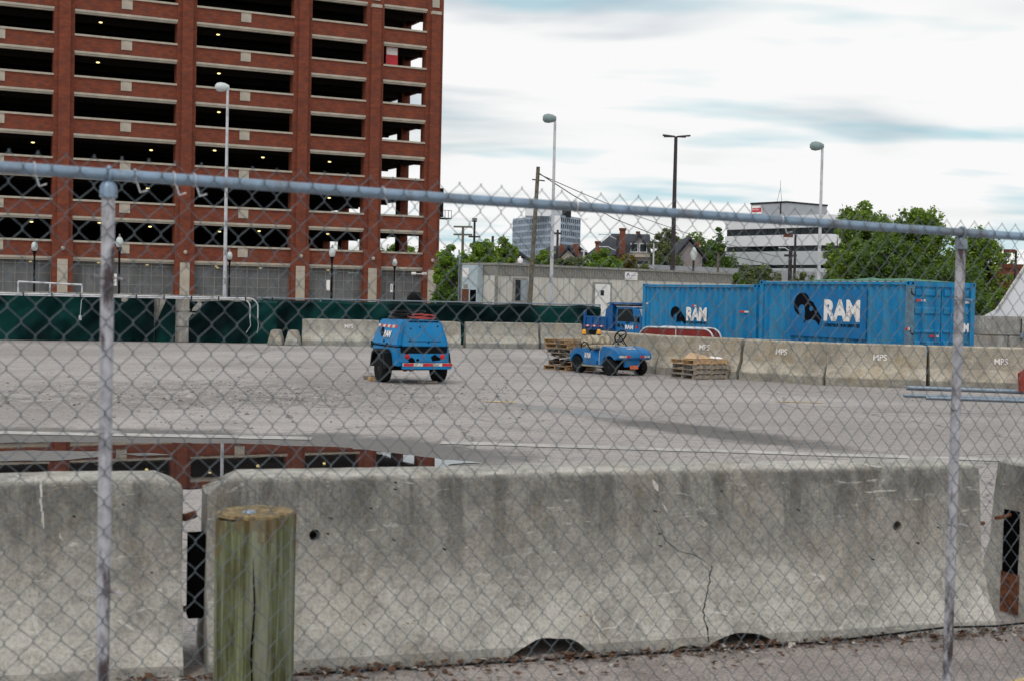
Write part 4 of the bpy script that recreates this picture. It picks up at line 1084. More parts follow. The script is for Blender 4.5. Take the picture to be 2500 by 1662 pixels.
for z in (2.28, 1.25):
    MB().tube([(LBX + 0.004, 0.03, z + 0.12), (LBX + 0.02, 0.03, z), (LBX + 0.02, 0.14, z - 0.06)], 0.014, 6).build('door_hook', 'black_paint', cont2, True)
for o, t, xs in ((cont2L, cont2, (0.3, 5.6)), (cont1L, cont1, (0.3, 5.6))):
    pass
for c_o, rzc, z0, lab in ((cont2L, c2A, 0.15, 'right'), (cont1L, c1A, 0.05, 'left')):
    for x in (0.1, 5.5):
        p = Vector((c_o.x, c_o.y, 0)) + Matrix.Rotation(rzc, 3, 'Z') @ Vector((x, 0.1, 0))
        B(0, 0.45, 0, 2.2, 0, z0 - 0.004).build('timber_sleeper', 'wood_grey', None, label='timber sleeper under the %s end of the %s blue container' % ('left' if x < 1 else 'right', 'emblem sign' if lab == 'right' else 'small emblem'), cat='timber', loc=p, rz=rzc)
def crumple(name, x0, x1, y0, y1, z, hgt, mat, label, loc, rz, seed, cat, nx2=26, ny2=14):
    m = MB()
    for j in range(ny2 + 1):
        for i in range(nx2 + 1):
            x = x0 + (x1 - x0) * i / nx2; y = y0 + (y1 - y0) * j / ny2
            e = min(i, nx2 - i) / nx2 * 5; f_ = min(j, ny2 - j) / ny2 * 4; k = min(1, e) * min(1, f_)
            m.v.append((x + 0.05 * nz(x, y, seed, 4), y, z + hgt * k * (0.55 + 0.6 * nz(x, y, seed, 1.2) + 0.35 * nz(x, y, seed + 3, 4))))
    n_ = len(m.v)
    for j in range(ny2):
        for i in range(nx2):
            a = j * (nx2 + 1) + i; m.f.append((a, a + 1, a + nx2 + 2, a + nx2 + 1))
    return m.build(name, mat, None, True, label=label, cat=cat, loc=loc, rz=rz)
crumple('green_netting', 1.2, 5.9, 0.15, 2.3, 2.745, 0.11, 'green_net', 'heap of green netting on the roof of the emblem sign container', cont2L, c2A, 3, 'netting')

# red framed panels behind the tan barriers
for i, (xa_, xb_, Ya, Yb, top, lab) in enumerate(((1563, 1745, 43.4, 41.8, 798, 'front red barricade panel in a rounded grey tube frame'), (1600, 1764, 43.8, 42.3, 797, 'rear red barricade panel showing past the front one'))):
    a = at(xa_, 722, Ya); b = at(xb_, 722, Yb); d = Vector((b.x - a.x, b.y - a.y, 0)); L = d.length; zt = at((xa_ + xb_) / 2, top + 3, (Ya + Yb) / 2).z
    t = thing('barricade', lab, 'barricade', (a.x, a.y, 0), math.atan2(d.y, d.x), 'red barricade panels')
    pts = [(0, 0, 0.05)] + [(0.35 - 0.35 * math.cos(q * math.pi / 10), 0, zt - 0.35 + 0.35 * math.sin(q * math.pi / 10)) for q in range(6)] + [(L - 0.35 + 0.35 * math.sin(q * math.pi / 10), 0, zt - 0.35 + 0.35 * math.cos(q * math.pi / 10)) for q in range(6)] + [(L, 0, 0.05)]
    MB().tube(pts, 0.03, 8).build('frame', 'conduit', t, True)
    poly = [(p[0], p[2]) for p in pts]; MB().prism(poly, 'y', 0.012, 0.022).build('panel', 'red_panel', t)
    MB().tube([(L * 0.5, 0, 0.05), (L * 0.5, 0, zt - 0.02)], 0.022, 8).build('stile', 'conduit', t, True)
    B(-0.05, 0.35, -0.25, 0.25, 0, 0.05).build('foot', 'dark_metal', t); B(L - 0.35, L + 0.05, -0.25, 0.25, 0, 0.05).build('foot', 'dark_metal', t)

# ------------------------------------------------------------------ wheels (shared)
def wheel(parent, c, r, w, axis_y=True, name='wheel', rim_mat='dark_metal'):
    prof = [(r * 0.60, -w * 0.42), (r * 0.80, -w * 0.5), (r * 0.94, -w * 0.46), (r, -w * 0.30), (r, w * 0.30), (r * 0.94, w * 0.46), (r * 0.80, w * 0.5), (r * 0.60, w * 0.42)]
    t = MB().lathe(prof, c, 28, 'y').build(name, 'rubber', parent, True)
    MB().lathe([(r * 0.59, -w * 0.40), (r * 0.52, -w * 0.34), (r * 0.42, -w * 0.25), (r * 0.2, -w * 0.28), (r * 0.16, -w * 0.42), (r * 0.05, -w * 0.44)], c, 24, 'y').build('rim', rim_mat, t, True)
    for k in range(5):
        a = k * 2 * math.pi / 5; MB().lathe([(0.012, -w * 0.30), (0.012, -w * 0.24)], (c[0] + r * 0.3 * math.cos(a), c[1], c[2] + r * 0.3 * math.sin(a)), 6, 'y').build('lug_nut', 'conduit', t)
    return t

# ------------------------------------------------------------------ air compressor trailer
ch = Vector((-0.41, 0.912, 0)); crz = math.atan2(ch.y, ch.x)          # local x: forward (tow bar), y: to its left
rear_mid = (ground(983, 928) + ground(1094, 930)) * 0.5
rear_mid = Vector((at(1037, 722, 32.9).x, 32.9, 0))
comp = thing('air_compressor', 'blue towable air compressor trailer with dented rear and red and white tape', 'trailer', rear_mid, crz)
def taper_body(prof_bot, prof_top): return MB().hexa(prof_bot, prof_top)
lb, hw = 1.85, 0.65
MB().hexa([(0.02, -hw, 0.42), (lb, -hw, 0.42), (lb, hw, 0.42), (0.02, hw, 0.42)], [(0.0, -hw, 0.86), (lb, -hw, 0.86), (lb, hw, 0.86), (0.0, hw, 0.86)]).build('lower_body', 'blue_machine', comp, True, 0.02)
up = MB().hexa([(0.03, -hw - 0.02, 0.885), (lb + 0.05, -hw - 0.02, 0.885), (lb + 0.05, hw + 0.02, 0.885), (0.03, hw + 0.02, 0.885)], [(0.16, -0.50, 1.49), (lb - 0.12, -0.50, 1.49), (lb - 0.12, 0.50, 1.49), (0.16, 0.50, 1.49)]).build('canopy', 'blue_machine', comp, True, 0.035)
B(0.05, lb, -hw - 0.005, hw + 0.005, 0.861, 0.884).build('seam', 'dark_void', comp)
MB().hexa([(-0.06, -0.56, 0.885), (0.0, -0.56, 0.885), (0.0, 0.56, 0.885), (-0.06, 0.56, 0.885)], [(0.04, -0.44, 1.46), (0.10, -0.44, 1.46), (0.10, 0.44, 1.46), (0.04, 0.44, 1.46)]).build('rear_panel', 'blue_machine', up, True, 0.02)
for y in (-0.33, -0.2, -0.07, 0.06, 0.19, 0.32):
    B(0.03, 0.12, y - 0.05, y + 0.05, 1.462, 1.485).build('vent_slot', 'dark_void', up)
MB().hexa([(-0.035, -0.57, 0.73), (0.05, -0.57, 0.73), (0.05, 0.57, 0.73), (-0.035, 0.57, 0.73)], [(-0.055, -0.58, 0.86), (0.05, -0.58, 0.86), (0.05, 0.58, 0.86), (-0.055, 0.58, 0.86)]).build('rear_recess', 'black_paint', comp)
B(-0.03, 0.03, -0.60, 0.60, 0.51, 0.729).build('tail_panel', 'blue_machine', comp, True, 0.01)
for (y, z, s) in ((0.32, 0.56, 0.10), (0.16, 0.57, 0.05), (-0.26, 0.62, 0.11), (-0.36, 0.60, 0.06), (0.43, 0.70, 0.05)):
    MB().prism([(y - s, z - s * 0.5), (y + s * 0.4, z - s * 0.7), (y + s * 0.8, z + s * 0.2), (y - s * 0.1, z + s * 0.8), (y - s * 0.8, z + s * 0.3)], 'x', -0.034, -0.031).build('paint_scar', 'logo_black', comp)
for y in (0.42, -0.46):
    MB().lathe([(0.062, 0.0), (0.062, -0.02), (0.045, -0.03), (0.01, -0.034)], (-0.03, y, 0.655), 18, 'x').build('tail_light', 'red_lens', comp, True)
for (ya_, yb_, za_) in ((-0.42, 0.42, 1.0), (-0.46, -0.445, 1.2), (0.445, 0.46, 1.2)):
    q = 0.005
    MB().hexa([(-0.06 + (za_ - 0.885) * 0.174 - q, ya_, za_), (-0.05 + (za_ - 0.885) * 0.174, ya_, za_), (-0.05 + (za_ - 0.885) * 0.174, yb_, za_), (-0.06 + (za_ - 0.885) * 0.174 - q, yb_, za_)], [(-0.06 + (za_ - 0.875) * 0.174 - q, ya_, za_ + 0.012), (-0.05 + (za_ - 0.875) * 0.174, ya_, za_ + 0.012), (-0.05 + (za_ - 0.875) * 0.174, yb_, za_ + 0.012), (-0.06 + (za_ - 0.875) * 0.174 - q, yb_, za_ + 0.012)]).build('panel_seam', 'logo_black', up)
for y, z in ((-0.35, 1.36), (0.10, 1.34), (0.33, 1.30), (0.36, 1.02), (-0.1, 0.98)):
    MB().lathe([(0.022, 0), (0.018, -0.012)], (-0.06 + (z - 0.885) * 0.174 + 0.002, y, z), 10, 'x').build('bolt', 'dark_metal', up)
B(0.9, 0.912, 0.64, 0.657, 0.44, 0.86).build('panel_seam', 'logo_black', comp)
bp = B(-0.16, 0.02, -0.64, 0.54, 0.36, 0.43).build('bumper', 'blue_machine', comp, True, 0.01)
B(-0.165, -0.10, -0.65, 0.56, 0.431, 0.505).build('bumper_plate', 'worn_white', bp)
for i in range(3):
    y1 = 0.555 - i * 0.484; B(-0.168, -0.1655, y1 - 0.25, y1, 0.434, 0.502).build('tape_stripe', 'red_tape', bp)
for y in (0.45, 0.30): MB().lathe([(0.05, -0.05), (0.06, 0.0), (0.05, 0.05)], (0.02, y, 0.36), 12, 'y').build('hook', 'rust', comp, True)
B(0.1, lb + 0.2, -0.45, 0.45, 0.34, 0.41).build('chassis', 'dark_metal', comp)
B(0.72, 0.80, -0.7, 0.7, 0.29, 0.37).build('axle', 'dark_metal', comp)
MB().tube([(lb, 0, 0.42), (lb + 1.3, 0, 0.42)], 0.05, 8).build('tow_bar', 'dark_metal', comp)
for s in (1, -1):
    wheel(comp, (0.86, s * 0.71, 0.335), 0.335, -0.26 * s)
    y0, y1 = (0.60, 0.86) if s > 0 else (-0.84, -0.60)
    MB().prism([(0.30, 0.36), (0.36, 0.36), (0.48, 0.66), (0.64, 0.75), (1.08, 0.75), (1.24, 0.66), (1.36, 0.36), (1.42, 0.36), (1.30, 0.71), (1.10, 0.80), (0.62, 0.80), (0.43, 0.71)], 'y', y0, y1).build('fender', 'black_paint', comp, True)
    MB().prism([(0.36, 0.36), (0.48, 0.66), (0.64, 0.75), (1.08, 0.75), (1.24, 0.66), (1.36, 0.36)], 'y', s * 0.652, s * 0.658).build('wheel_well', 'dark_void', comp)
for k in range(8):      # tape and lettering on the left side of the canopy
    x = 0.32 + k * 0.175; q = 1.335
    yk = lambda z: 0.67 - (z - 0.885) / (1.49 - 0.885) * 0.17 + 0.005
    MB().hexa([(x, yk(1.30), 1.30), (x + 0.172, yk(1.30), 1.30), (x + 0.172, yk(1.30) + 0.003, 1.30), (x, yk(1.30) + 0.003, 1.30)], [(x, yk(1.37), 1.37), (x + 0.172, yk(1.37), 1.37), (x + 0.172, yk(1.37) + 0.003, 1.37), (x, yk(1.37) + 0.003, 1.37)]).build('tape_stripe', 'red_tape' if k % 2 == 0 else 'worn_white', up)
lo = text('lettering', 'RAM', 'white_paint', 0.48, 0.175, 0, 0, 0, 0.045, up); lo.rotation_euler = (R(-15.7), 0, R(180)); lo.location = (1.10, yk(1.06) + 0.012, 1.065)
eo = emblem('ram_emblem', 'logo_black', 0.30, 0.26, 0, 0, 0, up); eo.rotation_euler = (R(-15.7), 0, R(180)); eo.location = (1.40, yk(1.06) + 0.012, 1.06)
for x, z in ((1.0, 0.98), (0.72, 0.92)): MB().lathe([(0.03, 0), (0.03, 0.02)], (x, yk(z) - 0.004, z), 10, 'y').build('latch', 'black_paint', up)
B(lb - 0.02, lb + 0.12, 0.45, 0.66, 0.78, 0.95).build('control_box', 'black_paint', comp)
def coil(name, mat, label, loc, rx, ry, turns, r, lift, seed):
    pts = []; rnd = random.Random(seed)
    for i in range(turns * 18):
        a = i / 18 * 2 * math.pi; w = 1 + 0.12 * math.sin(a * 0.37 + seed) + 0.05 * rnd.random()
        pts.append((rx * w * math.cos(a), ry * w * math.sin(a), r + lift * (i / (turns * 18)) + 0.03 * math.sin(a * 1.3 + seed)+0.03))
    return MB().tube(pts, r, 6).build(name, mat, None, True, label=label, cat='hose', loc=loc, rz=crz)
rot = Matrix.Rotation(crz, 3, 'Z')
coil('air_hose', 'plastic_black', 'coiled black hose lying on top of the compressor', rear_mid + rot @ Vector((1.0, 0.08, 1.487)), 0.55, 0.36, 6, 0.018, 0.17, 1)
coil('air_hose', 'hose_red', 'coiled red hose lying on the compressor beside the black one', rear_mid + rot @ Vector((0.52, -0.12, 1.487)), 0.27, 0.30, 4, 0.016, 0.08, 5)
for (px, py, L, rzp, mat, lab) in ((912, 925, 0.5, 0.05, 'wood_grey', 'grey timber chock left of the compressor wheel'), (908, 929, 0.16, 0.3, 'wood_fresh', 'small yellow wood block against the left compressor wheel'), (1044, 935, 0.48, 0.1, 'wood_grey', 'flat grey board on the ground behind the compressor')):
    p = ground(px, py); B(-L / 2, L / 2, -0.12, 0.12, 0.005, 0.09 if 'board' not in lab else 0.06).build('wood_block', mat, None, True, 0.008, label=lab, cat='wood block', loc=(p.x, p.y, 0), rz=rzp)

# ------------------------------------------------------------------ golf cart
gh = Vector((0.545, -0.838, 0)); grz = math.atan2(gh.y, gh.x)
gfl, grl = ground(1497, 914), ground(1421, 909)
cart_o = Vector((at(1531, 735, 38.6).x, 38.6, 0))
cart = thing('golf_cart', 'blue golf cart without a roof, beige bench seat and two amber beacons', 'golf cart', cart_o, grz)
# local x forward (front axle at 0, rear axle at -1.62), y to the left; the camera sees the front and the right side (-y)
def arc(cx_, cz_, r, a0, a1, n=8): return [(cx_ + r * math.cos(R(a0 + (a1 - a0) * i / n)), cz_ + r * math.sin(R(a0 + (a1 - a0) * i / n))) for i in range(n + 1)]
rearp = [(-1.86, 0.40), (-1.82, 0.30)] + arc(-1.50, 0.23, 0.315, 168, 8, 10) + [(-1.16, 0.26), (-0.58, 0.26), (-0.58, 0.38), (-0.84, 0.52), (-0.92, 0.66), (-1.05, 0.69), (-1.45, 0.71), (-1.74, 0.66), (-1.86, 0.52)]
MB().prism(rearp, 'y', -0.58, 0.58).build('rear_body', 'blue_cart', cart, True, 0.012)
frontp = [(-0.46, 0.26), (-0.36, 0.26)] + arc(0.0, 0.23, 0.315, 165, 40, 10) + [(0.30, 0.445), (0.36, 0.46), (0.40, 0.49), (0.40, 0.59), (0.33, 0.68), (0.08, 0.755), (-0.18, 0.79), (-0.34, 0.79), (-0.40, 0.70)]
MB().prism(frontp, 'y', -0.60, 0.60).build('front_cowl', 'blue_cart', cart, True, 0.014)
B(-0.34, 0.24, -0.36, 0.36, 0.16, 0.50).build('underbody', 'dark_void', cart)
B(-1.78, -0.5, -0.40, 0.40, 0.16, 0.30).build('underbody', 'dark_void', cart)
B(0.24, 0.30, -0.27, 0.27, 0.24, 0.47).build('bumper_skirt', 'blue_cart', cart, True, 0.02)
B(-1.3, -0.3, -0.58, 0.58, 0.20, 0.255).build('running_board', 'trailer_trim', cart, True, 0.01)
B(-0.64, -0.40, -0.5, 0.5, 0.256, 0.30).build('floor_mat', 'black_paint', cart)
MB().tube([(-0.42, -0.605, 0.28), (-0.40, -0.605, 0.66), (-0.32, -0.59, 0.79)], 0.012, 6).build('trim_strip', 'conduit', cart, True)
def cushion(x0, x1, y0, y1, z0, z1, bev): return MB().box(x0, x1, y0, y1, z0, z1).build
B(-1.30, -0.80, -0.50, 0.50, 0.695, 0.79).build('seat', 'seat_vinyl', cart, True, 0.045)
bk = thing
m = MB(); nx3, nz3 = 20, 8
for side in (0, 1):
    for j in range(nz3 + 1):
        for i in range(nx3 + 1):
            y = -0.53 + 1.06 * i / nx3; t = j / nz3; e = 1 - (abs(2 * i / nx3 - 1)) ** 6
            top = 0.80 + 0.25 * t * (0.86 + 0.14 * e) - 0.008 * math.cos(2 * math.pi * (i / nx3) * 2) * t
            th = 0.036 * (math.sin(math.pi * min(1, max(0, t)) ) ** 0.4 if 0 < t < 1 else 0.0) * max(0.15, e)
            m.v.append((-1.36 - 0.08 * t + (th if side else -th), y, top))
q = (nx3 + 1) * (nz3 + 1)
for side in (0, 1):
    for j in range(nz3):
        for i in range(nx3):
            a = side * q + j * (nx3 + 1) + i; m.f.append((a, a + 1, a + nx3 + 2, a + nx3 + 1))
def rim_(a, b): m.f.append((a, b, b + q, a + q))
for i in range(nx3): rim_(i, i + 1); rim_(nz3 * (nx3 + 1) + i, nz3 * (nx3 + 1) + i + 1)
for j in range(nz3): rim_(j * (nx3 + 1), (j + 1) * (nx3 + 1)); rim_(j * (nx3 + 1) + nx3, (j + 1) * (nx3 + 1) + nx3)
m.build('backrest', 'seat_vinyl', cart, True)
for y in (-0.25, 0.25): B(-1.44, -1.40, y - 0.02, y + 0.02, 0.68, 0.96).build('back_bracket', 'dark_metal', cart)
for y in (-0.555, 0.555):
    MB().tube([(-0.88, y, 0.66), (-1.10, y, 0.86), (-1.24, y, 0.88), (-1.34, y, 0.80), (-1.34, y, 0.68)], 0.018, 6).build('arm_rail', 'black_paint', cart, True)
B(-1.60, -1.54, -0.48, 0.48, 1.03, 1.055).build('beacon_bar', 'seat_vinyl', cart)
for y in (-0.40, 0.40): MB().tube([(-1.57, y, 0.68), (-1.57, y, 1.03)], 0.014, 6).build('bar_post', 'dark_metal', cart)
for y in (-0.30, 0.22):
    b_ = MB().lathe([(0.062, 1.056), (0.064, 1.075), (0.05, 1.08)], (-1.57, y, 0), 14).build('beacon', 'black_paint', cart, True)
    MB().lathe([(0.058, 1.081), (0.056, 1.15), (0.046, 1.205), (0.036, 1.215)], (-1.57, y, 0), 14).build('lens', 'amber_lens', b_, True)
sw = Vector((-0.60, 0.26, 1.06)); nrm = Vector((-0.86, -0.1, 0.50)).normalized(); u_ = Vector((0, 1, 0)); v_ = nrm.cross(u_)
ringp = [sw + (u_ * math.cos(a * math.pi / 12) + v_ * math.sin(a * math.pi / 12)) * 0.185 for a in range(25)]
st_ = MB().tube(ringp, 0.021, 8).build('steering_wheel', 'black_paint', cart, True)
m = MB()
for a in (90, 210, 330): m.tube([sw, sw + (u_ * math.cos(R(a)) + v_ * math.sin(R(a))) * 0.175], 0.014, 6)
m.lathe([(0.05, -0.02), (0.05, 0.02)], tuple(sw), 10); m.build('spokes', 'black_paint', st_, True)
MB().tube([sw, (-0.28, 0.26, 0.77)], 0.02, 8).build('steering_column', 'dark_metal', cart, True)
MB().tube([(-0.44, 0.05, 0.80), (-0.46, 0.05, 0.96), (-0.42, 0.09, 0.98), (-0.30, 0.16, 0.84)], 0.012, 6).build('lever', 'black_paint', cart, True)
wr = 0.232
for x in (0.0, -1.50):
    for s in (-1, 1): wheel(cart, (x, s * 0.50, wr), wr, 0.21 * (1 if s < 0 else -1))
def front_tape(y0, y1, mat): MB().hexa([(0.39, y0, 0.505), (0.405, y0, 0.505), (0.405, y1, 0.505), (0.39, y1, 0.505)], [(0.39, y0, 0.565), (0.405, y0, 0.565), (0.405, y1, 0.565), (0.39, y1, 0.565)]).build('reflector_tape', mat, cart)
front_tape(-0.54, -0.28, 'worn_white'); front_tape(-0.278, -0.14, 'red_tape'); front_tape(0.20, 0.34, 'red_tape'); front_tape(0.342, 0.52, 'worn_white')
B(0.305, 0.315, -0.08, 0.20, 0.19, 0.29).build('licence_plate', 'orange_plate', cart)
lt = text('lettering', 'RAM', 'white_paint', 0.27, 0.15, 0, 0, 0, 0.05, cart); lt.location = (-1.12, -0.592, 0.44)
ho = text('hood_lettering', '▪▪▪▪', 'worn_white', 0.36, 0.05, 0, 0, 0, 0.0, cart); bpy.data.objects.remove(ho)
for x0, y0, w_ in ((-0.06, 0.02, 0.40), (0.12, 0.04, 0.28)):     # worn illegible stencil on the hood
    mm = MB(); r2 = random.Random(int(x0 * 100 + 50)); y = y0 - w_ / 2
    sl = -0.14 / 0.48
    while y < y0 + w_ / 2:
        ww = r2.uniform(0.025, 0.05); zz_ = lambda x: 0.755 - (x - 0.08) * 0.30 + 0.01 if x > 0.08 else 0.755 + (0.08 - x) * 0.1346 + 0.01
        mm.add([(x0, y, zz_(x0)), (x0 + 0.07, y, zz_(x0 + 0.07)), (x0 + 0.07, y + ww, zz_(x0 + 0.07)), (x0, y + ww, zz_(x0))], [(0, 1, 2, 3)]); y += ww + 0.012
    mm.build('hood_stencil', 'worn_white', cart)

# ------------------------------------------------------------------ pallets
def pallet(label, loc, rz, mat, group, tilt=(0, 0)):
    t = thing('wooden_pallet', label, 'pallet', loc, rz, group); t.rotation_euler = (tilt[0], tilt[1], rz)
    L, W2 = 1.2, 1.0
    st = pal_mesh(mat)
    for y in (-0.48, 0, 0.48): link('stringer', st[0], t, loc=(0, y, 0))
    for i in range(7): link('deck_board', st[1], t, loc=(-0.55 + i * 0.1833 + random.uniform(-0.006, 0.006), random.uniform(-0.01, 0.01), 0.112))
    for i in (0, 3, 6): link('bottom_board', st[1], t, loc=(-0.55 + i * 0.1833, 0, 0.0))
    return t
_pm = {}
def pal_mesh(mat):
    if mat not in _pm: _pm[mat] = (B(-0.6, 0.6, -0.02, 0.02, 0.0185, 0.1115).mesh('stringer', mat), B(-0.05, 0.05, -0.5, 0.5, 0, 0.018).mesh('deck_board', mat))
    return _pm[mat]
pc = ground(1702, 921); prz = R(30)
pl_r = Vector((at(1712, 722, 37.95).x, 37.95, 0))
gpal = 'pallets stacked against the tan barriers'
for i, (lab, mat, dx, dr) in enumerate((('bottom grey pallet of the stack under the paper sack', 'wood_grey', 0, 0), ('second grey pallet from the bottom under the paper sack', 'wood_grey', 0.02, 1.2), ('third pallet of the sack stack, slightly askew', 'wood_grey', 0.05, -3), ('fresh yellow top pallet carrying the paper sack', 'wood_fresh', 0.0, 2))):
    pallet(lab, pl_r + Vector((dx, 0, i * 0.132)), prz + R(dr), mat, gpal)
crumple('paper_sack', -0.42, 0.38, -0.3, 0.3, 0.012, 0.2, 'paper_sack', 'crumpled brown paper sack lying on the yellow pallet', pl_r + Vector((0, 0, 4 * 0.132)), prz, 9, 'sack')
crumple('plastic_sheet', -0.2, 0.2, -0.16, 0.16, 0.012, 0.08, 'white_paint', 'small white plastic sheet beside the paper sack', pl_r + Vector((0.45, 0.12, 4 * 0.132)), prz - 0.5, 15, 'plastic sheet', 12, 8)
pl_l = Vector((at(1396, 722, 40.9).x, 40.9, 0)); gpl = 'pallets stacked behind the golf cart'
lz = [0.0, 0.132, 0.31, 0.50, 0.632, 0.764]
for i, (lab, mat, dx, dr, tilt) in enumerate((('bottom pallet of the leaning stack behind the golf cart', 'wood_pallet', 0.0, 0, (0, 0)), ('second pallet from the bottom in the leaning stack', 'wood_pallet', 0.14, 3, (0, 0)), ('tilted broken dark pallet amid the leaning stack', 'wood_grey', 0.18, -12, (R(5), R(4))), ('grey pallet above the black plastic in the leaning stack', 'wood_grey', 0.08, 5, (0, R(-1))), ('second pallet from the top of the leaning stack', 'wood_pallet', 0.03, 1, (0, 0)), ('topmost pallet of the leaning stack', 'wood_pallet', 0.0, -2, (0, 0)))):
    pallet(lab, pl_l + Vector((dx, 0, lz[i])), R(38) + R(dr), mat, gpl, tilt)
crumple('black_plastic', -0.6, 0.6, -0.5, 0.5, 0.27, 0.16, 'plastic_black', 'crumpled black plastic stuffed in the middle of the leaning pallet stack', pl_l, R(30), 21, 'plastic')
MB().tube([pl_l + Vector((-0.35, -0.72, 0.33)), pl_l + Vector((0.1, -0.75, 0.42)), pl_l + Vector((0.3, -0.74, 0.58)), pl_l + Vector((0.22, -0.72, 0.66))], 0.018, 6).build('pale_strap', 'worn_white', None, True, label='pale strap hanging out of the leaning pallet stack', cat='strap')

# ------------------------------------------------------------------ dump truck
th_ = R(-48); tro = Vector((at(1431, 735, 53.2).x, 53.2, 0))
truck = thing('dump_truck', 'small blue dump truck parked between the far barrier and the container', 'truck', tro, th_)
tw = 0.80        # half width; x forward from the rear of the bed; its right side (-y) faces the camera
def ty(y): return y + tw      # the root sits on the right rear corner
bl = 1.18
for s in (0, 1):
    y = 0.0 if s == 0 else 2 * tw
    sd_ = B(0, bl, y - 0.03, y + 0.03, 0.98, 1.36).build('bed_side', 'blue_truck', truck)
    B(-0.02, bl, y - 0.05, y + 0.05, 1.361, 1.42).build('side_rail', 'blue_truck', sd_)
    if s == 0:
        for x in (0.02, 0.38, 0.76, 1.13): B(x - 0.045, x + 0.045, y - 0.085, y - 0.031, 0.99, 1.36).build('side_rib', 'blue_truck', sd_)
        for x in (0.06, 0.42, 0.80):
            for k, mm_ in enumerate(('red_tape', 'white_paint', 'red_tape')): B(x + k * 0.09, x + 0.085 + k * 0.09, y - 0.092, y - 0.0855, 1.03, 1.085).build('reflector_tape', mm_, sd_)
    MB().prism([(bl, 0.98), (bl + 0.27, 0.98), (bl + 0.27, 1.90), (bl + 0.12, 1.90), (bl - 0.08, 1.68), (bl - 0.12, 1.42)], 'y', y - 0.035, y + 0.035).build('bed_wing', 'blue_truck', truck)
B(-0.07, 0.0, -0.05, 0.05, 0.92, 1.62).build('tailgate_post', 'blue_truck', truck); B(-0.07, 0.0, 2 * tw - 0.05, 2 * tw + 0.05, 0.92, 1.62).build('tailgate_post', 'blue_truck', truck)
B(-0.06, -0.01, 0.05, 2 * tw - 0.05, 0.98, 1.36).build('tailgate', 'blue_truck', truck)
B(0, bl + 0.3, 0.031, 2 * tw - 0.031, 0.90, 0.979).build('bed_floor', 'blue_truck', truck)
B(bl + 0.21, bl + 0.27, 0.036, 2 * tw - 0.036, 0.98, 1.89).build('bulkhead', 'blue_truck', truck)
B(bl + 0.10, bl + 1.25, -0.08, 2 * tw + 0.08, 1.901, 1.96).build('cab_shield', 'blue_truck', truck)
for x0 in (0.12, 0.75):
    MB().tube([(x0, 2 * tw, 1.36), (x0 + 0.05, 2 * tw, 1.80), (x0 + 0.12, 2 * tw, 1.84), (x0 + 0.5, 2 * tw, 1.84), (x0 + 0.57, 2 * tw, 1.80), (x0 + 0.6, 2 * tw, 1.36)], 0.022, 6).build('rail_hoop', 'black_paint', truck, True)
c0 = bl + 0.36
cabp = [(c0, 0.62), (c0 + 1.18, 0.62), (c0 + 1.30, 0.95), (c0 + 1.32, 1.24), (c0 + 1.04, 1.74), (c0 + 0.96, 1.79), (c0 + 0.08, 1.79), (c0, 1.66)]
cab_ = MB().prism(cabp, 'y', 0.02, 2 * tw - 0.02).build('cab', 'blue_cart', truck, True, 0.025)
MB().prism([(c0 + 0.10, 1.27), (c0 + 0.98, 1.25), (c0 + 0.86, 1.73), (c0 + 0.14, 1.73)], 'y', 0.012, 0.019).build('side_window', 'glass_dark', cab_)
B(c0 + 0.02, c0 + 1.04, 0.04, 2 * tw - 0.04, 1.792, 1.83).build('cab_roof', 'pole_white', cab_)
MB().hexa([(c0 + 1.325, 0.12, 1.28), (c0 + 1.335, 0.12, 1.28), (c0 + 1.335, 2 * tw - 0.12, 1.28), (c0 + 1.325, 2 * tw - 0.12, 1.28)], [(c0 + 1.085, 0.16, 1.74), (c0 + 1.10, 0.16, 1.74), (c0 + 1.10, 2 * tw - 0.16, 1.74), (c0 + 1.085, 2 * tw - 0.16, 1.74)]).build('windscreen', 'glass_pale', cab_)
B(c0 + 0.55, c0 + 0.72, -0.004, 0.018, 1.20, 1.235).build('door_handle', 'black_paint', cab_)
B(c0 + 0.06, c0 + 0.07, 0.014, 0.019, 0.66, 1.78).build('door_seam', 'logo_black', cab_); B(c0 + 0.99, c0 + 1.0, 0.014, 0.019, 0.66, 1.28).build('door_seam', 'logo_black', cab_)
MB().prism([(c0 + 1.20, 0.62), (c0 + 2.1, 0.62), (c0 + 2.1, 1.10), (c0 + 2.0, 1.18), (c0 + 1.30, 1.24)], 'y', 0.10, 2 * tw - 0.10).build('hood', 'blue_cart', truck, True, 0.03)
text('lettering', 'RAM', 'white_paint', 0.40, 0.155, c0 + 0.52, 0.98, 0.016, 0.05, cab_)
emblem('ram_emblem', 'logo_black', 0.17, 0.17, c0 + 0.32, 1.0, 0.016, cab_)
MB().lathe([(0.07, -0.02), (0.07, 0.0)], (c0 + 0.20, 0.018, 1.12), 14, 'y').build('fuel_cap', 'black_paint', cab_)
B(c0 + 1.16, c0 + 1.24, -0.16, 0.0, 1.24, 1.46).build('mirror', 'black_paint', cab_); B(c0 + 1.05, c0 + 1.16, 0.012, 0.019, 1.02, 1.12).build('marker_light', 'red_tape', cab_)
B(0.0, c0 + 1.9, 0.35, 2 * tw - 0.35, 0.45, 0.66).build('chassis', 'black_paint', truck)
B(0.02, bl + 0.3, 0.06, 2 * tw - 0.06, 0.67, 0.899).build('subframe', 'black_paint', truck)
for x in (0.72, c0 + 1.55):
    for s in (-1, 1): wheel(truck, (x, tw + s * 0.66, 0.40), 0.40, 0.26 * (1 if s < 0 else -1))

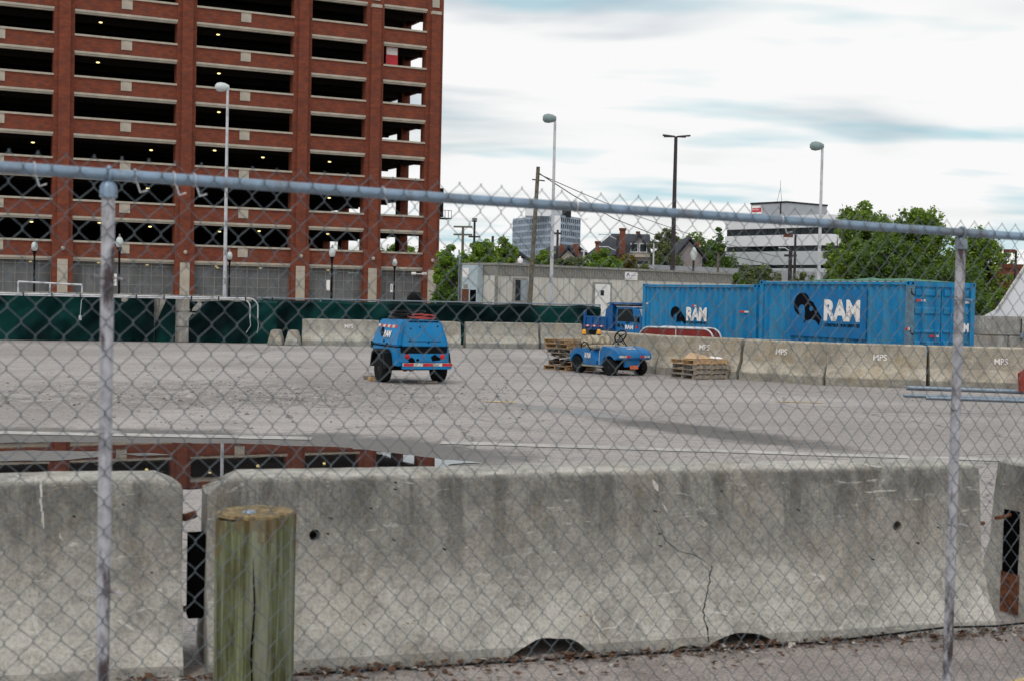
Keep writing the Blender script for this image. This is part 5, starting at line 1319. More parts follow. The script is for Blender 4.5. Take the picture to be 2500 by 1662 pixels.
# ------------------------------------------------------------------ pipes and red plate at the right
pg_ = 'loose steel pipes by the tan barriers'
for (a, b, r, lab) in (((2213, 951), (2640, 966), 0.055, 'thick galvanized pipe lying at the foot of the rightmost tan barrier'), ((2206, 969), (2640, 983), 0.042, 'middle galvanized pipe on the asphalt with a clamp on it'), ((2260, 975), (2650, 988), 0.04, 'nearest galvanized pipe on the asphalt at the right')):
    p, q = ground(*a), ground(*b); d = (q - p); t = thing('steel_pipe', lab, 'pipe', p, math.atan2(d.y, d.x), pg_)
    m = MB(); L = d.length; n = 16; ri = r * 0.8
    m.tube([(0, 0, r + 0.006), (L, 0, r + 0.006)], r, 14); m.build('pipe', 'galv_pipe', t, True)
    B(-0.004, 0.004, -r * 0.5, r * 0.5, r * 0.6, r * 1.4).build('pipe_mouth', 'dark_void', t)
    if 'clamp' in lab: MB().lathe([(r * 1.3, -0.06), (r * 1.35, 0), (r * 1.3, 0.06)], (0.9, 0, r + 0.02), 14, 'x').build('clamp', 'galv_pipe', t, True)
rp = ground(2491, 962); Yp = rp.y
t = thing('steel_plate', 'rusty red steel plate standing at the right edge in front of the barrier', 'steel plate', rp, R(35))
MB().prism([(0.0, 0.08), (0.35, 0.0), (1.5, 0.0), (1.5, 0.62), (0.3, 0.66), (-0.07, 0.52)], 'y', 0, 0.05).build('plate', 'rusty_red', t)
B(0.9, 1.0, 0.05, 0.5, 0, 0.5).build('stay', 'rusty_red', t)

# ------------------------------------------------------------------ right block wall and tent
RW = thing('block_wall', 'concrete block wall below the white tent at the right edge', 'wall', (at(2398, 722, 44).x, 44, 0), R(4))
bm2 = B(0.008, 1.49, 0, 0.7, 0.006, 0.60).mesh('block', 'concrete_block', True, 0.025)
for c in range(3):
    for i in range(7): link('block', bm2, RW, loc=(i * 1.5 - (0.6 if c % 2 else 0), random.uniform(-0.02, 0.02), c * 0.607))
MB().tube([(1.28, -0.05, 1.75), (1.27, -0.06, 1.3), (1.3, -0.06, 1.1)], 0.02, 6).build('hanging_strap', 'dark_metal', RW); MB().lathe([(0.05, -0.08), (0.07, 0), (0.05, 0.08)], (1.28, -0.1, 1.22), 10).build('shackle', 'galv_pipe', RW, True)
tx = at(2436, 722, 45).x
tent = thing('tent', 'large white tent with a steep sloping side behind the right block wall', 'tent', (tx, 45.1, 1.83), R(-23))
m = MB(); y0, y1 = 0, 14
prof = [(-0.38, -0.02), (0.0, 0.22), (0.15, 0.46), (1.3, 2.50), (2.6, 4.75), (3.6, 6.4), (7.2, 6.4), (10.5, 0.3), (10.9, 0.0)]
prof_in = [(p[0], p[1] - 0.04) for p in prof][::-1]
m.prism(prof, 'y', y0 + 0.05, y1); m.build('fabric', 'tent_white', tent, False)
MB().tube([(p[0], y0 - 0.01, p[1] - 0.05) for p in prof[1:]], 0.04, 8).build('front_hem', 'worn_white', tent, True)
for x in (-0.2, 5, 10): MB().tube([(x, 0.3, -1.8), (x, 0.3, 0.05)], 0.06, 8).build('tent_pole', 'galv_pipe', tent)

# ------------------------------------------------------------------ office trailer
oT0 = at(1208, 722, 63.4); oT1 = at(1785, 722, 74.6)
od = Vector((oT1.x - oT0.x, oT1.y - oT0.y, 0)); OL = od.length; orz = math.atan2(od.y, od.x)
TH = 3.50
ot = thing('office_trailer', 'long beige office trailer with brown upper band behind the green screen', 'trailer', (oT0.x, oT0.y, 0), orz)
os_ = lambda px: c_s(px, Vector((oT0.x, oT0.y, 0)), orz, 690)
oz = lambda px, py: at(px, py, oT0.y + math.sin(orz) * os_(px)).z
zband = 3.03
B(0, OL, 0.0, 2.5, 0.5, zband).build('wall', 'trailer_wall', ot)
B(-0.01, OL + 0.01, -0.02, 2.52, zband + 0.001, TH).build('upper_band', 'trailer_band', ot)
B(-0.06, OL + 0.06, -0.10, 2.6, TH + 0.001, TH + 0.10).build('roof_edge', 'trailer_trim', ot)
B(0.1, OL - 0.1, 0.1, 2.4, 0.05, 0.49).build('skirting', 'black_paint', ot)
g = MB(); x = 0.3
while x < OL: g.box(x, x + 0.03, -0.012, 0.0, 0.52, zband - 0.01); x += 0.40
g.build('wall_battens', 'trailer_groove', ot, kind='stuff')
g = MB(); x = 0.1
while x < OL: g.box(x, x + 0.05, -0.04, -0.02, zband + 0.02, TH - 0.02); x += 0.17
g.build('band_ribs', 'trailer_trim', ot, kind='stuff')
B(-0.03, 0.16, -0.03, 0.0, 0.5, TH).build('corner_trim', 'trailer_trim', ot)
wx0, wx1 = os_(1252), os_(1287)
wf = B(wx0, wx1, -0.06, -0.012, 1.80, 2.95).build('window', 'trailer_trim', ot)
B(wx0 + 0.12, (wx0 + wx1) / 2 - 0.03, -0.07, -0.061, 1.90, 2.85).build('pane', 'glass_dark', wf); B((wx0 + wx1) / 2 + 0.03, wx1 - 0.1, -0.07, -0.061, 1.90, 2.85).build('pane', 'glass_pale', wf)
dx0, dx1 = os_(1447), os_(1492)
dr_ = B(dx0, dx1, -0.06, -0.012, 0.75, 2.86).build('door_frame', 'trailer_trim', ot)
do = B(dx0 + 0.12, dx1 - 0.12, -0.075, -0.061, 0.78, 2.78).build('door', 'door_white', ot)
B(dx0 + 0.48, dx0 + 0.72, -0.082, -0.076, 2.22, 2.48).build('door_window', 'glass_dark', do); B(dx1 - 0.30, dx1 - 0.24, -0.10, -0.076, 1.80, 1.86).build('handle', 'dark_metal', do)
gx0, gx1 = os_(1523.5), os_(1554)
sgn = B(gx0, gx1, -0.06, -0.041, oz(1538, 684), oz(1538, 664.5)).build('sign', 'white_paint', ot)
zz0 = oz(1538, 684); zh = oz(1538, 664.5) - zz0; gw = gx1 - gx0
m = MB(); cx0, cz0 = gx0 + gw * 0.24, zz0 + zh * 0.42
pts_o = [(cx0 - 0.11 * gw + 0.11 * gw * (1 - math.cos(a)), cz0 + zh * 0.40 * math.sin(a)) for a in [i * math.pi / 12 for i in range(13)]]
pts_i = [(cx0 - 0.05 * gw + 0.06 * gw * (1 - math.cos(a)), cz0 + zh * 0.26 * math.sin(a)) for a in [i * math.pi / 12 for i in range(13)]][::-1]
plain('sign_blue', (0.005, 0.02, 0.26), 0.5)
MB().prism(pts_o + pts_i, 'y', -0.066, -0.061).build('sign_emblem', 'sign_blue', sgn)
for row, (zf, h_, a0, a1, mt) in enumerate(((0.50, 0.13, 0.40, 0.92, 'appliance'), (0.16, 0.09, 0.12, 0.88, 'appliance'))):   # lettering too small to read: rows of strokes
    mm = MB(); r2 = random.Random(row + 4); x = gx0 + gw * a0
    while x < gx0 + gw * a1:
        ww = r2.uniform(0.012, 0.03); mm.box(x, x + ww, -0.065, -0.0612, zz0 + zh * zf, zz0 + zh * (zf + h_ * r2.uniform(0.6, 1))); x += ww + 0.016
    mm.build('sign_lettering', mt, sgn)
# the left end face with its cooling unit
B(-0.03, 0.0, 1.9, 2.5, 0.5, zband).build('end_trim', 'trailer_trim', ot)
ac = B(-0.36, -0.03, 0.80, 1.95, 1.75, 3.48).build('cooling_unit', 'appliance', ot, True, 0.02)
B(-0.37, -0.361, 0.9, 1.32, 1.80, 2.35).build('vent', 'dark_void', ac); B(-0.37, -0.361, 1.42, 1.9, 1.80, 2.38).build('vent', 'rust', ac); B(-0.37, -0.361, 1.45, 1.88, 2.92, 3.35).build('unit_sticker', 'white_paint', ac); B(-0.37, -0.361, 1.5, 1.8, 2.42, 2.60).build('grille', 'trailer_band', ac)
MB().tube([(-0.1, 2.45, 0.3), (-0.1, 2.45, 3.3), (-0.1, 2.42, 3.6), (-0.1, 2.5, 4.2)], 0.04, 8).build('service_mast', 'galv_pipe', ot, True)
gl_ = thing('roof_globe', 'white acorn globe lamp rising behind the trailer roof', 'lamp', (at(1268, 722, 95).x, 95, 0))
MB().lathe([(0.07, 4.25), (0.17, 4.33), (0.20, 4.5), (0.15, 4.64), (0.06, 4.7), (0.06, 4.76), (0.03, 4.82)], (0, 0, 0), 14).build('globe', 'white_paint', gl_, True)
MB().tube([(0, 0, 0), (0, 0, 4.26)], 0.05, 8).build('lamp_post', 'pole_dark', gl_)
# dark rounded equipment cover seen over the green screen
p = at(1012, 722, 62); dk = thing('equipment_cover', 'dark rounded cover just above the green screen left of the trailer', 'cover', (p.x, p.y, 0))
MB().lathe([(0.34, 0), (0.34, 1.85), (0.33, 2.05), (0.26, 2.18), (0.08, 2.24)], (0, 0, 0), 18).build('hood', 'black_paint', dk, True)

# ------------------------------------------------------------------ light poles, street lamps, utility poles
def cobra(label, px, pyt, Y, mat, headmat, group='tall lot light poles'):
    b = at(px, 735, Y); zt = at(px + 0.022 * (735 - pyt), pyt, Y).z
    t = thing('light_pole', label, 'light pole', (b.x, b.y, 0), 0, group); s = Y / F
    MB().tube([(0, 0, 0), (0, 0, zt)], [4.9 * s, 3.1 * s], 12).build('pole', mat, t, True)
    w = 30 * s
    MB().tube([(0.02, 0, zt - 0.02), (-0.10 * w / 0.5, 0, zt + 0.10)], 0.05, 8).build('arm', mat, t, True)
    h = MB(); prof = [(0.10, 5 * s), (-0.20, 9.5 * s), (-0.55, 11.5 * s), (-0.85, 10 * s), (-1.0, 5 * s)]
    h.tube([(a * w, 0, zt + 0.14 + 0.0 * a) for a, r in prof], [r for a, r in prof], 14); h.build('lamp_head', headmat, t, True)
    lens = MB().lathe([(0.02, -9.5 * s), (6 * s, -8 * s), (9 * s, -4 * s), (9.4 * s, -1 * s)], (-0.62 * w, 0, zt + 0.12), 14); lens.build('lens', 'lens_pale', t, True)
cobra('white lot light pole in front of the brick garage', 548, 222, 58.5, 'pole_white', 'lens_pale')
cobra('grey lot light pole standing beside the leaning utility pole', 1345, 298, 61, 'pole_white', 'lamp_head')
cobra('grey lot light pole rising behind the containers in front of the white office', 1997, 364, 76, 'pole_white', 'lamp_head')
b = at(1640, 735, 84); zt = at(1650, 334, 84).z
t = thing('light_pole', 'dark slim pole with four flat lamps spread at its top', 'light pole', (b.x, b.y, 0))
MB().tube([(0, 0, 0), (0, 0, zt)], [0.17, 0.10], 12).build('pole', 'pole_dark', t, True)
for dx, dy in ((-1, -0.35), (-0.8, 0.7), (0.8, 0.7), (1, -0.35)):
    MB().hexa([(dx * 0.08, dy * 0.08 - 0.10, zt - 0.04), (dx * 0.08, dy * 0.08 + 0.10, zt - 0.04), (dx * 0.82, dy * 0.82 + 0.16, zt + 0.0 + 0.02 * dy), (dx * 0.82, dy * 0.82 - 0.16, zt + 0.02 * dy)],
              [(dx * 0.08, dy * 0.08 - 0.10, zt + 0.03), (dx * 0.08, dy * 0.08 + 0.10, zt + 0.03), (dx * 0.82, dy * 0.82 + 0.16, zt + 0.07), (dx * 0.82, dy * 0.82 - 0.16, zt + 0.07)]).build('lamp_head', 'pole_dark', t)
for px, pyt, lab in ((86, 584, 'leftmost black street lamp with glass acorn globe'), (293, 571, 'black street lamp seen just right of the left fence post'), (562, 609, 'black street lamp half hidden by the white light pole'), (812, 598, 'black street lamp with white signs on its shaft'), (965, 627, 'rightmost black street lamp before the garage')):
    pxH = px - 0.022 * 130; Y = 3.37 * F / (722 + 0.022 * (px - 1250) - pyt); p = at(pxH, 722, Y)
    t = thing('street_lamp', lab, 'street lamp', (p.x, p.y, 0), 0, 'black acorn street lamps'); s = Y / F
    MB().tube([(0, 0, 0), (0, 0, 0.5), (0, 0, 0.55), (0, 0, 4.1), (0, 0, 4.35), (0, 0, 4.62)], [0.16, 0.16, 0.09, 0.07, 0.09, 0.17], 12).build('post', 'black_paint', t, True)
    MB().lathe([(0.13, 4.62), (0.22, 4.78), (0.235, 5.0), (0.17, 5.2), (0.08, 5.27)], (0, 0, 0), 14).build('globe', 'lens_pale', t, True)
    MB().lathe([(0.10, 5.27), (0.10, 5.31), (0.04, 5.34), (0.05, 5.42), (0.02, 5.48)], (0, 0, 0), 10).build('finial', 'pole_grey', t, True)
    if px in (293, 812, 965): B(-0.36, -0.11, -0.14, -0.12, 2.2, 2.95).build('sign', 'white_paint', t)
# leaning utility pole with wires
pb, pt_ = at(1292, 760, 60.2), at(1314, 408, 60.2)
ub = pb + (pb - pt_) * (pb.z / (pt_.z - pb.z))
t = thing('utility_pole', 'leaning weathered wooden utility pole in front of the office trailer', 'utility pole', ub)
MB().tube([(0, 0, 0), tuple(pt_ - ub)], [0.115, 0.08], 12).build('shaft', 'wood_pole', t, True)
tp = pt_ - ub
MB().tube([tp + Vector((-0.25, 0, -0.55)), tp + Vector((0.3, 0, -0.6))], 0.03, 6).build('bolt_bar', 'dark_metal', t)
w1 = [(1316, 424), (1400, 478), (1500, 535), (1600, 575), (1700, 605), (1915, 655)]
MB().tube([at(px, py, 60.2 + i * 9.0) for i, (px, py) in enumerate(w1)], 0.025, 5).build('overhead_wire', 'pole_dark', None, True, label='lower overhead wire running right from the leaning pole', cat='wire')
w2 = [(1316, 426), (1420, 472), (1560, 530), (1700, 578), (1900, 628)]
MB().tube([at(px, py, 60.2 + i * 10.0) for i, (px, py) in enumerate(w2)], 0.02, 5).build('overhead_wire', 'pole_dark', None, True, label='upper overhead wire running right from the leaning pole', cat='wire')
def far_pole(name, label, px, pyt, Y, r, mat, arms=(), curved=None, cat='utility pole', group=None):
    b = at(px, 722, Y); zt = at(px + 0.022 * (722 - pyt), pyt, Y).z
    t = thing(name, label, cat, (b.x, b.y, 0), 0, group)
    MB().tube([(0, 0, 0), (0, 0, zt)], [r * 1.2, r * 0.85], 10).build('shaft', mat, t, True)
    s = Y / F
    for w, dz in arms:
        B(-w / 2 * s, w / 2 * s, -0.08, 0.08, zt - dz * s - 0.1, zt - dz * s + 0.06).build('crossarm', mat, t)
    for c in (curved or []):
        dx, dz, up_ = c
        pts = [(0, 0, zt - dz * s), (dx * s * 0.35, 0, zt - dz * s + up_ * s * 0.5), (dx * s * 0.6, 0, zt - dz * s + up_ * s), (dx * s, 0, zt - dz * s + up_ * s)]
        MB().tube(pts, 1.2 * s, 6).build('lamp_arm', 'conduit', t, True); MB().tube([pts[-1], (pts[-1][0] + math.copysign(7 * s, dx), 0, pts[-1][2])], [1.0 * s, 2.0 * s], 8).build('lamp_head', 'conduit', t, True)
    return t
far_pole('utility_pole', 'far utility pole with two crossarms just right of the garage', 1127, 553, 130, 0.14, 'wood_pole', ((46, 1), (46, 20)))
far_pole('utility_pole', 'far utility pole with a box of insulators at its top', 1155, 538, 140, 0.13, 'pole_dark', ((12, -3), (12, 2), (28, 40)))
far_pole('utility_pole', 'small far utility pole low against the green bushes', 1096, 600, 150, 0.12, 'pole_dark', ((18, 3),))
far_pole('street_lamp', 'far dark street lamp with a curved arm over the bushes left of the tower', 1200, 577, 110, 0.12, 'pole_dark', (), [(34, 12, 12)], 'street lamp')
far_pole('street_lamp', 'far black pole with two curved lamp arms left of the gabled house', 1505, 578, 115, 0.14, 'pole_dark', (), [(-40, 8, 12), (-38, 36, 10)], 'street lamp')
far_pole('utility_pole', 'black pole in front of the tower block beside the grey light pole', 1358, 562, 120, 0.12, 'pole_dark', ((18, 8),))
far_pole('light_pole', 'slim pale pole in front of the bushy tree behind the houses', 1593, 594, 125, 0.08, 'pole_white', (), None, 'light pole')
far_pole('light_pole', 'short white pole among bushes left of the gabled house', 1423, 612, 118, 0.10, 'pole_white', ((14, 1),), None, 'light pole')
t = far_pole('street_lamp', 'dark lamp post with a wide lantern before the slate-roofed house', 1691, 612, 105, 0.09, 'pole_dark', (), None, 'street lamp')
zt = at(1693, 625, 105).z; MB().lathe([(0.12, zt - 0.35), (0.28, zt + 0.1), (0.16, zt + 0.5), (0.04, zt + 0.65)], (0, 0, 0), 10).build('lantern', 'lens_pale', t, True)
far_pole('utility_pole', 'dark bare pole at the left corner of the white office', 1751, 620, 112, 0.11, 'wood_pole')
far_pole('utility_pole', 'thick dark utility pole with a curved lamp arm in front of the white office', 1927, 612, 100, 0.15, 'pole_dark', ((30, 12),), [(-22, 2, 8)])
t = far_pole('light_pole', 'dark pole with a rust brown lamp box in front of the white office', 1938, 574, 104, 0.10, 'pole_dark', (), None, 'light pole')
b = at(1930, 576, 104); B(-0.5, 0.15, -0.2, 0.2, -0.12, 0.08).build('lamp_box', 'rust', t, loc=b - t.location)
t = far_pole('light_pole', 'far dark pole with a rust lamp box at the right edge', 2477, 612, 95, 0.09, 'pole_dark', (), None, 'light pole')
b = at(2470, 614, 95); B(-0.5, 0.2, -0.2, 0.2, -0.1, 0.12).build('lamp_box', 'rust', t, loc=b - t.location)

# ------------------------------------------------------------------ far buildings
# glass tower
cA, cB, cC = at(1251, 722, 640), at(1352, 722, 600), at(1410, 722, 622)
def tower_face(t, a, b, cols, rows, z0, z1, mat):
    d = Vector((b.x - a.x, b.y - a.y, 0)); L = d.length; rz = math.atan2(d.y, d.x); M3 = Matrix.Rotation(rz, 3, 'Z'); loc = Vector((a.x, a.y, 0)) - Vector((t.location.x, t.location.y, 0))
    cw, chh = L / cols, (z1 - z0) / rows
    g = MB(); p = MB(); pd = MB(); r2 = random.Random(cols)
    for i in range(cols + 1): g.box(i * cw - 0.25, i * cw + 0.25, -0.6, 0, z0, z1)
    for j in range(rows + 1): g.box(0, L, -0.5, 0, z0 + j * chh - 0.55, z0 + j * chh + 0.45)
    for i in range(cols):
        for j in range(rows): (pd if r2.random() < mat else p).box(i * cw + 0.26, (i + 1) * cw - 0.26, -0.2, 0, z0 + j * chh + 0.5, z0 + (j + 1) * chh - 0.6)
    for mb, nm, mt in ((g, 'facade_frame', 'tower_frame'), (p, 'window_panes', 'glass_grey'), (pd, 'window_panes', 'glass_dark')):
        o = mb.build(nm, mt, t, kind='stuff'); o.location = loc; o.rotation_euler = (0, 0, rz)
tower = thing('tower_block', 'distant blue-grey glass tower block behind the utility pole', 'building', (cB.x, cB.y, 0))
ztw = at(1352, 527, 600).z
tower_face(tower, cA, cB, 26, 13, 0, ztw, 0.35); tower_face(tower, cB, cC, 12, 13, 0, ztw, 0.6)
l0 = Vector((cB.x, cB.y, 0)); back = Vector((cA.x + cC.x - cB.x, cA.y + cC.y - cB.y, 0))
pl = [(Vector((q.x, q.y, 0)) - l0)[:2] for q in (cA, cB, cC, back)]
MB().prism(pl, 'z', 0, ztw - 0.2).build('core', 'office_grey', tower)
B(-8, 3, 6, 20, ztw - 0.1, ztw + 3.0).build('roof_plant', 'office_grey', tower); B(-13, -1.5, 4, 18, ztw - 0.05, ztw + 6.5).build('roof_plant', 'office_white', tower); B(0.5, 7, 8, 22, ztw - 0.05, ztw + 4.2).build('roof_plant', 'dark_metal', tower)
B(-0.6, 2.2, -1.0, 0.6, 0, ztw).build('corner_fin', 'office_white', tower)
# white office building: bands of wall and window
oa, ob = at(1766, 722, 205), at(2020, 722, 190)
d = Vector((ob.x - oa.x, ob.y - oa.y, 0)); OLn = d.length; orz2 = math.atan2(d.y, d.x)
off = thing('office_building', 'white four-storey office building with dark ribbon windows', 'building', (oa.x, oa.y, 0), orz2)
ozz = lambda py: at(1800, py, 203).z
bands = [(532, 561, 'office_white'), (561, 577, None), (577, 603, 'office_white'), (603, 616, None), (616, 648, 'office_grey'), (648, 656, None), (656, 720, 'office_grey')]
endd = 22
for (ya, yb, mt) in bands:
    z1, z0 = ozz(ya), max(0, ozz(yb))
    if mt:
        MB().prism([(0, 0), (OLn - 2, 0), (OLn - 0.6, 0.6), (OLn, 2), (OLn, endd), (0, endd)], 'z', z0, z1).build('wall_band', mt, off)
    else:
        MB().prism([(0.05, 0.35), (OLn - 2, 0.35), (OLn - 0.8, 0.9), (OLn - 0.35, 2), (OLn - 0.35, endd - 0.3), (0.05, endd - 0.3)], 'z', z0 - 0.01, z1 + 0.01).build('ribbon_window', 'glass_dark', off)
        for i in range(16):
            x = OLn * (i + 0.5) / 16; B(x, x + 0.06, 0.31, 0.349, z0, z1).build('mullion', 'dark_metal', off)
px0 = c_s(1797, Vector((oa.x, oa.y, 0)), orz2, 600); px1 = c_s(1883, Vector((oa.x, oa.y, 0)), orz2, 600)
zr = ozz(532); zp = ozz(497)
ph = B(px0, px1, 3, 12, zr, zp).build('penthouse', 'wall_grey', off)
B(px0 - 0.1, px1 + 0.1, 2.9, 12.1, zp + 0.001, zp + 0.25).build('penthouse_cap', 'dark_metal', ph)
B(px0 + (px1 - px0) * 0.83, px0 + (px1 - px0) * 0.86, 2.93, 3, zr, zp).build('drain_pipe', 'dark_metal', ph)
bx0, bx1 = px0 + 0.25, px0 + (px1 - px0) * 0.32; bz0, bz1 = zr + (zp - zr) * 0.32, zr + (zp - zr) * 0.9
bn = B(bx0, bx1, 2.9, 2.999, bz0, bz1).build('banner', 'white_paint', ph)
B(bx0 + 0.05, bx1 - 0.05, 2.88, 2.899, bz0 + (bz1 - bz0) * 0.22, bz0 + (bz1 - bz0) * 0.70).build('banner_stripe', 'red_tape', bn)
text('lettering', 'For Lease', 'white_paint', (bx1 - bx0) * 0.7, (bz1 - bz0) * 0.20, bx0 + 0.1, bz0 + (bz1 - bz0) * 0.44, 2.875, 0.01, bn)
m = MB(); mxx = (px0 + px1) / 2 - 0.6
for a in ((-0.5, 0), (0.5, 0), (0, 0.6)): m.tube([(mxx + a[0], 6 + a[1], zp + 0.2), (mxx, 6.2, zp + 2.6)], 0.04, 4)
m.tube([(mxx, 6.2, zp + 2.6), (mxx, 6.2, zp + 3.6)], 0.04, 4); m.build('antenna', 'pole_grey', ph)
# grey retaining wall behind the trailer roof
ga, gb = at(1560, 722, 128), at(1800, 722, 118)
d = Vector((gb.x - ga.x, gb.y - ga.y, 0)); L = d.length
rw = thing('retaining_wall', 'long grey concrete wall rising behind the right half of the trailer roof', 'wall', (ga.x, ga.y, 0), math.atan2(d.y, d.x))
MB().prism([(-20, 0), (L + 12, 0), (L + 12, at(1800, 668, 118).z), (0, at(1580, 646, 128).z), (-20, at(1580, 646, 128).z)], 'y', 0, 0.6).build('wall_face', 'wall_grey', rw)
for i in range(6): B(L * i / 5 - 0.05, L * i / 5 + 0.05, -0.04, 0, 0, 4.2).build('wall_joint', 'office_grey', rw)
lowb = at(1990, 722, 140); 
t = thing('low_building', 'low white flat building below the white office', 'building', (at(1925, 722, 140).x, 140, 0)); B(0, 4.6, 0, 8, 0, at(1950, 670, 140).z).build('wall', 'tent_white', t); B(-0.1, 4.7, -0.1, 8.1, at(1950, 670, 140).z + 0.001, at(1950, 670, 140).z + 0.3).build('roof', 'office_grey', t)
# gabled houses
def house(label, px0, px1, Y, ridge_py, eave_py, depth, wallm, roofm, rot=0.0, chim=(), wins=True):
    a, b = at(px0, 722, Y), at(px1, 722, Y); w = b.x - a.x; zr = at((px0 + px1) / 2, ridge_py, Y).z; ze = at((px0 + px1) / 2, eave_py, Y).z
    t = thing('house', label, 'house', ((a.x + b.x) / 2, Y, 0), rot); h = w / 2
    MB().prism([(-h, 0), (h, 0), (h, ze), (0, zr - 0.25), (-h, ze)], 'y', 0, depth).build('wall', wallm, t)
    rf = MB().prism([(-h - 0.5, ze - 0.45), (0, zr), (h + 0.5, ze - 0.45), (h + 0.5, ze - 0.20), (0, zr + 0.3), (-h - 0.5, ze - 0.20)], 'y', -0.4, depth + 0.4).build('roof', roofm, t)
    for cxx, cyy, cw, ct_ in chim:
        B(cxx - cw / 2, cxx + cw / 2, cyy, cyy + cw * 0.8, ze - 0.5, ct_).build('chimney', 'brick_dull', rf)
    if wins:
        for wx in (-h * 0.35, h * 0.12):
            f_ = B(wx - 0.5, wx + 0.5, -0.08, -0.002, ze - 0.6, ze + 0.9).build('window', 'wall_cream', t); B(wx - 0.38, wx + 0.38, -0.1, -0.081, ze - 0.5, ze + 0.78).build('pane', 'glass_dark', f_)
    return t, zr, ze
Yh = 152.0; s_ = Yh / F
# gabled house: a long slate roof with a front gable at its right
hx0, hx1 = at(1432, 722, Yh + 6).x, at(1575, 722, Yh + 6).x; zrd = at(1500, 572, Yh + 6).z; zev = at(1500, 622, Yh + 6).z
gh_ = thing('house', 'taupe gabled house with steep slate roof and tall brick chimneys', 'house', ((hx0 + hx1) / 2, Yh, 0), R(-3)); hw_ = (hx1 - hx0) / 2
B(-hw_, hw_, 1.5, 10, 0, zev).build('wall', 'brick_dull', gh_)
rfm = MB(); rfm.hexa([(-hw_ - 0.4, 0.8, zev - 0.2), (hw_, 0.8, zev - 0.2), (hw_, 10.6, zev - 0.2), (-hw_ - 0.4, 10.6, zev - 0.2)], [(-hw_ + 2.4, 5.2, zrd), (hw_, 5.2, zrd), (hw_, 5.9, zrd), (-hw_ + 2.4, 5.9, zrd)])
grf = rfm.build('roof', 'roof_slate', gh_)
gx_ = at(1556, 722, Yh).x - gh_.location.x; gwid = (at(1588, 722, Yh).x - at(1526, 722, Yh).x) / 2; gzr = at(1553, 577, Yh).z; gze = at(1553, 618, Yh).z
MB().prism([(gx_ - gwid, 0), (gx_ + gwid, 0), (gx_ + gwid, gze - 0.4), (gx_, gzr), (gx_ - gwid, gze - 0.4)], 'y', -1.2, 6).build('gable_wall', 'wall_taupe', gh_)
MB().prism([(gx_ - gwid - 0.3, gze - 0.75), (gx_, gzr + 0.02), (gx_ + gwid + 0.3, gze - 0.75), (gx_ + gwid + 0.3, gze - 0.45), (gx_, gzr + 0.35), (gx_ - gwid - 0.3, gze - 0.45)], 'y', -1.5, 6.2).build('gable_roof', 'roof_slate', grf)
B(gx_ - gwid * 0.75, gx_ + gwid, -1.5, -1.201, gze - 0.5, gze - 0.2).build('gable_shelf', 'wall_cream', gh_)
for wx in (-0.5, 0.45):
    f_ = B(gx_ + wx - 0.42, gx_ + wx + 0.42, -1.26, -1.201, gze + 0.0, gze + 1.0).build('window', 'office_white', gh_); B(gx_ + wx - 0.33, gx_ + wx + 0.33, -1.28, -1.261, gze + 0.1, gze + 0.9).build('pane', 'glass_dark', f_)
f_ = B(gx_ - 0.2, gx_ + 1.0, -1.26, -1.201, gze - 2.8, gze - 0.9).build('window', 'roof_slate', gh_); B(gx_ - 0.05, gx_ + 0.85, -1.28, -1.261, gze - 2.7, gze - 1.0).build('pane', 'glass_dark', f_)
for pxc, pyc, w_ in ((1517, 562, 14), (1557, 567, 7), (1457, 594, 12)):
    xx = at(pxc, 722, Yh).x - gh_.location.x; zt = at(pxc, pyc, Yh).z; ww = w_ * s_; ych = 1.0 if w_ > 10 else 4.0
    c_ = B(xx - ww / 2, xx + ww / 2, ych, ych + ww, zev - 3, zt).build('chimney', 'brick_dull', gh_); B(xx - ww / 2 - 0.08, xx + ww / 2 + 0.08, ych - 0.08, ych + ww + 0.08, zt + 0.001, zt + 0.25).build('chimney_cap', 'rust', c_)
house('small cream gabled house below the tower block', 1368, 1402, 150, 606, 628, 8, 'wall_cream', 'roof_slate', 0, ((-0.6, 3, 0.5, at(1370, 595, 150).z), (1.0, 4, 0.6, at(1392, 592, 150).z)), False)
house('dark roofed house with a blue tarp between the tower and the gabled house', 1380, 1428, 158, 604, 618, 8, 'wall_taupe', 'roof_slate', R(20), (), False)
house('dark slate-roofed house right of the four-lamp pole', 1650, 1712, 150, 584, 628, 10, 'wall_taupe', 'roof_slate', 0, ((1.2, 3, 0.5, at(1705, 588, 150).z),), False)
house('grey roofed house corner behind the trailer and utility pole', 1232, 1300, 135, 622, 640, 8, 'wall_grey', 'roof_slate', 0, (), False)
t = thing('brick_building', 'low brown brick building behind the trees at the right edge', 'building', (at(2425, 722, 105).x, 105, 0)); B(0, 14, 0, 10, 0, at(2450, 655, 105).z).build('wall', 'brick_dull', t); B(-0.2, 14.2, -0.2, 10.2, at(2450, 655, 105).z + 0.001, at(2450, 655, 105).z + 0.3).build('roof', 'rust', t)

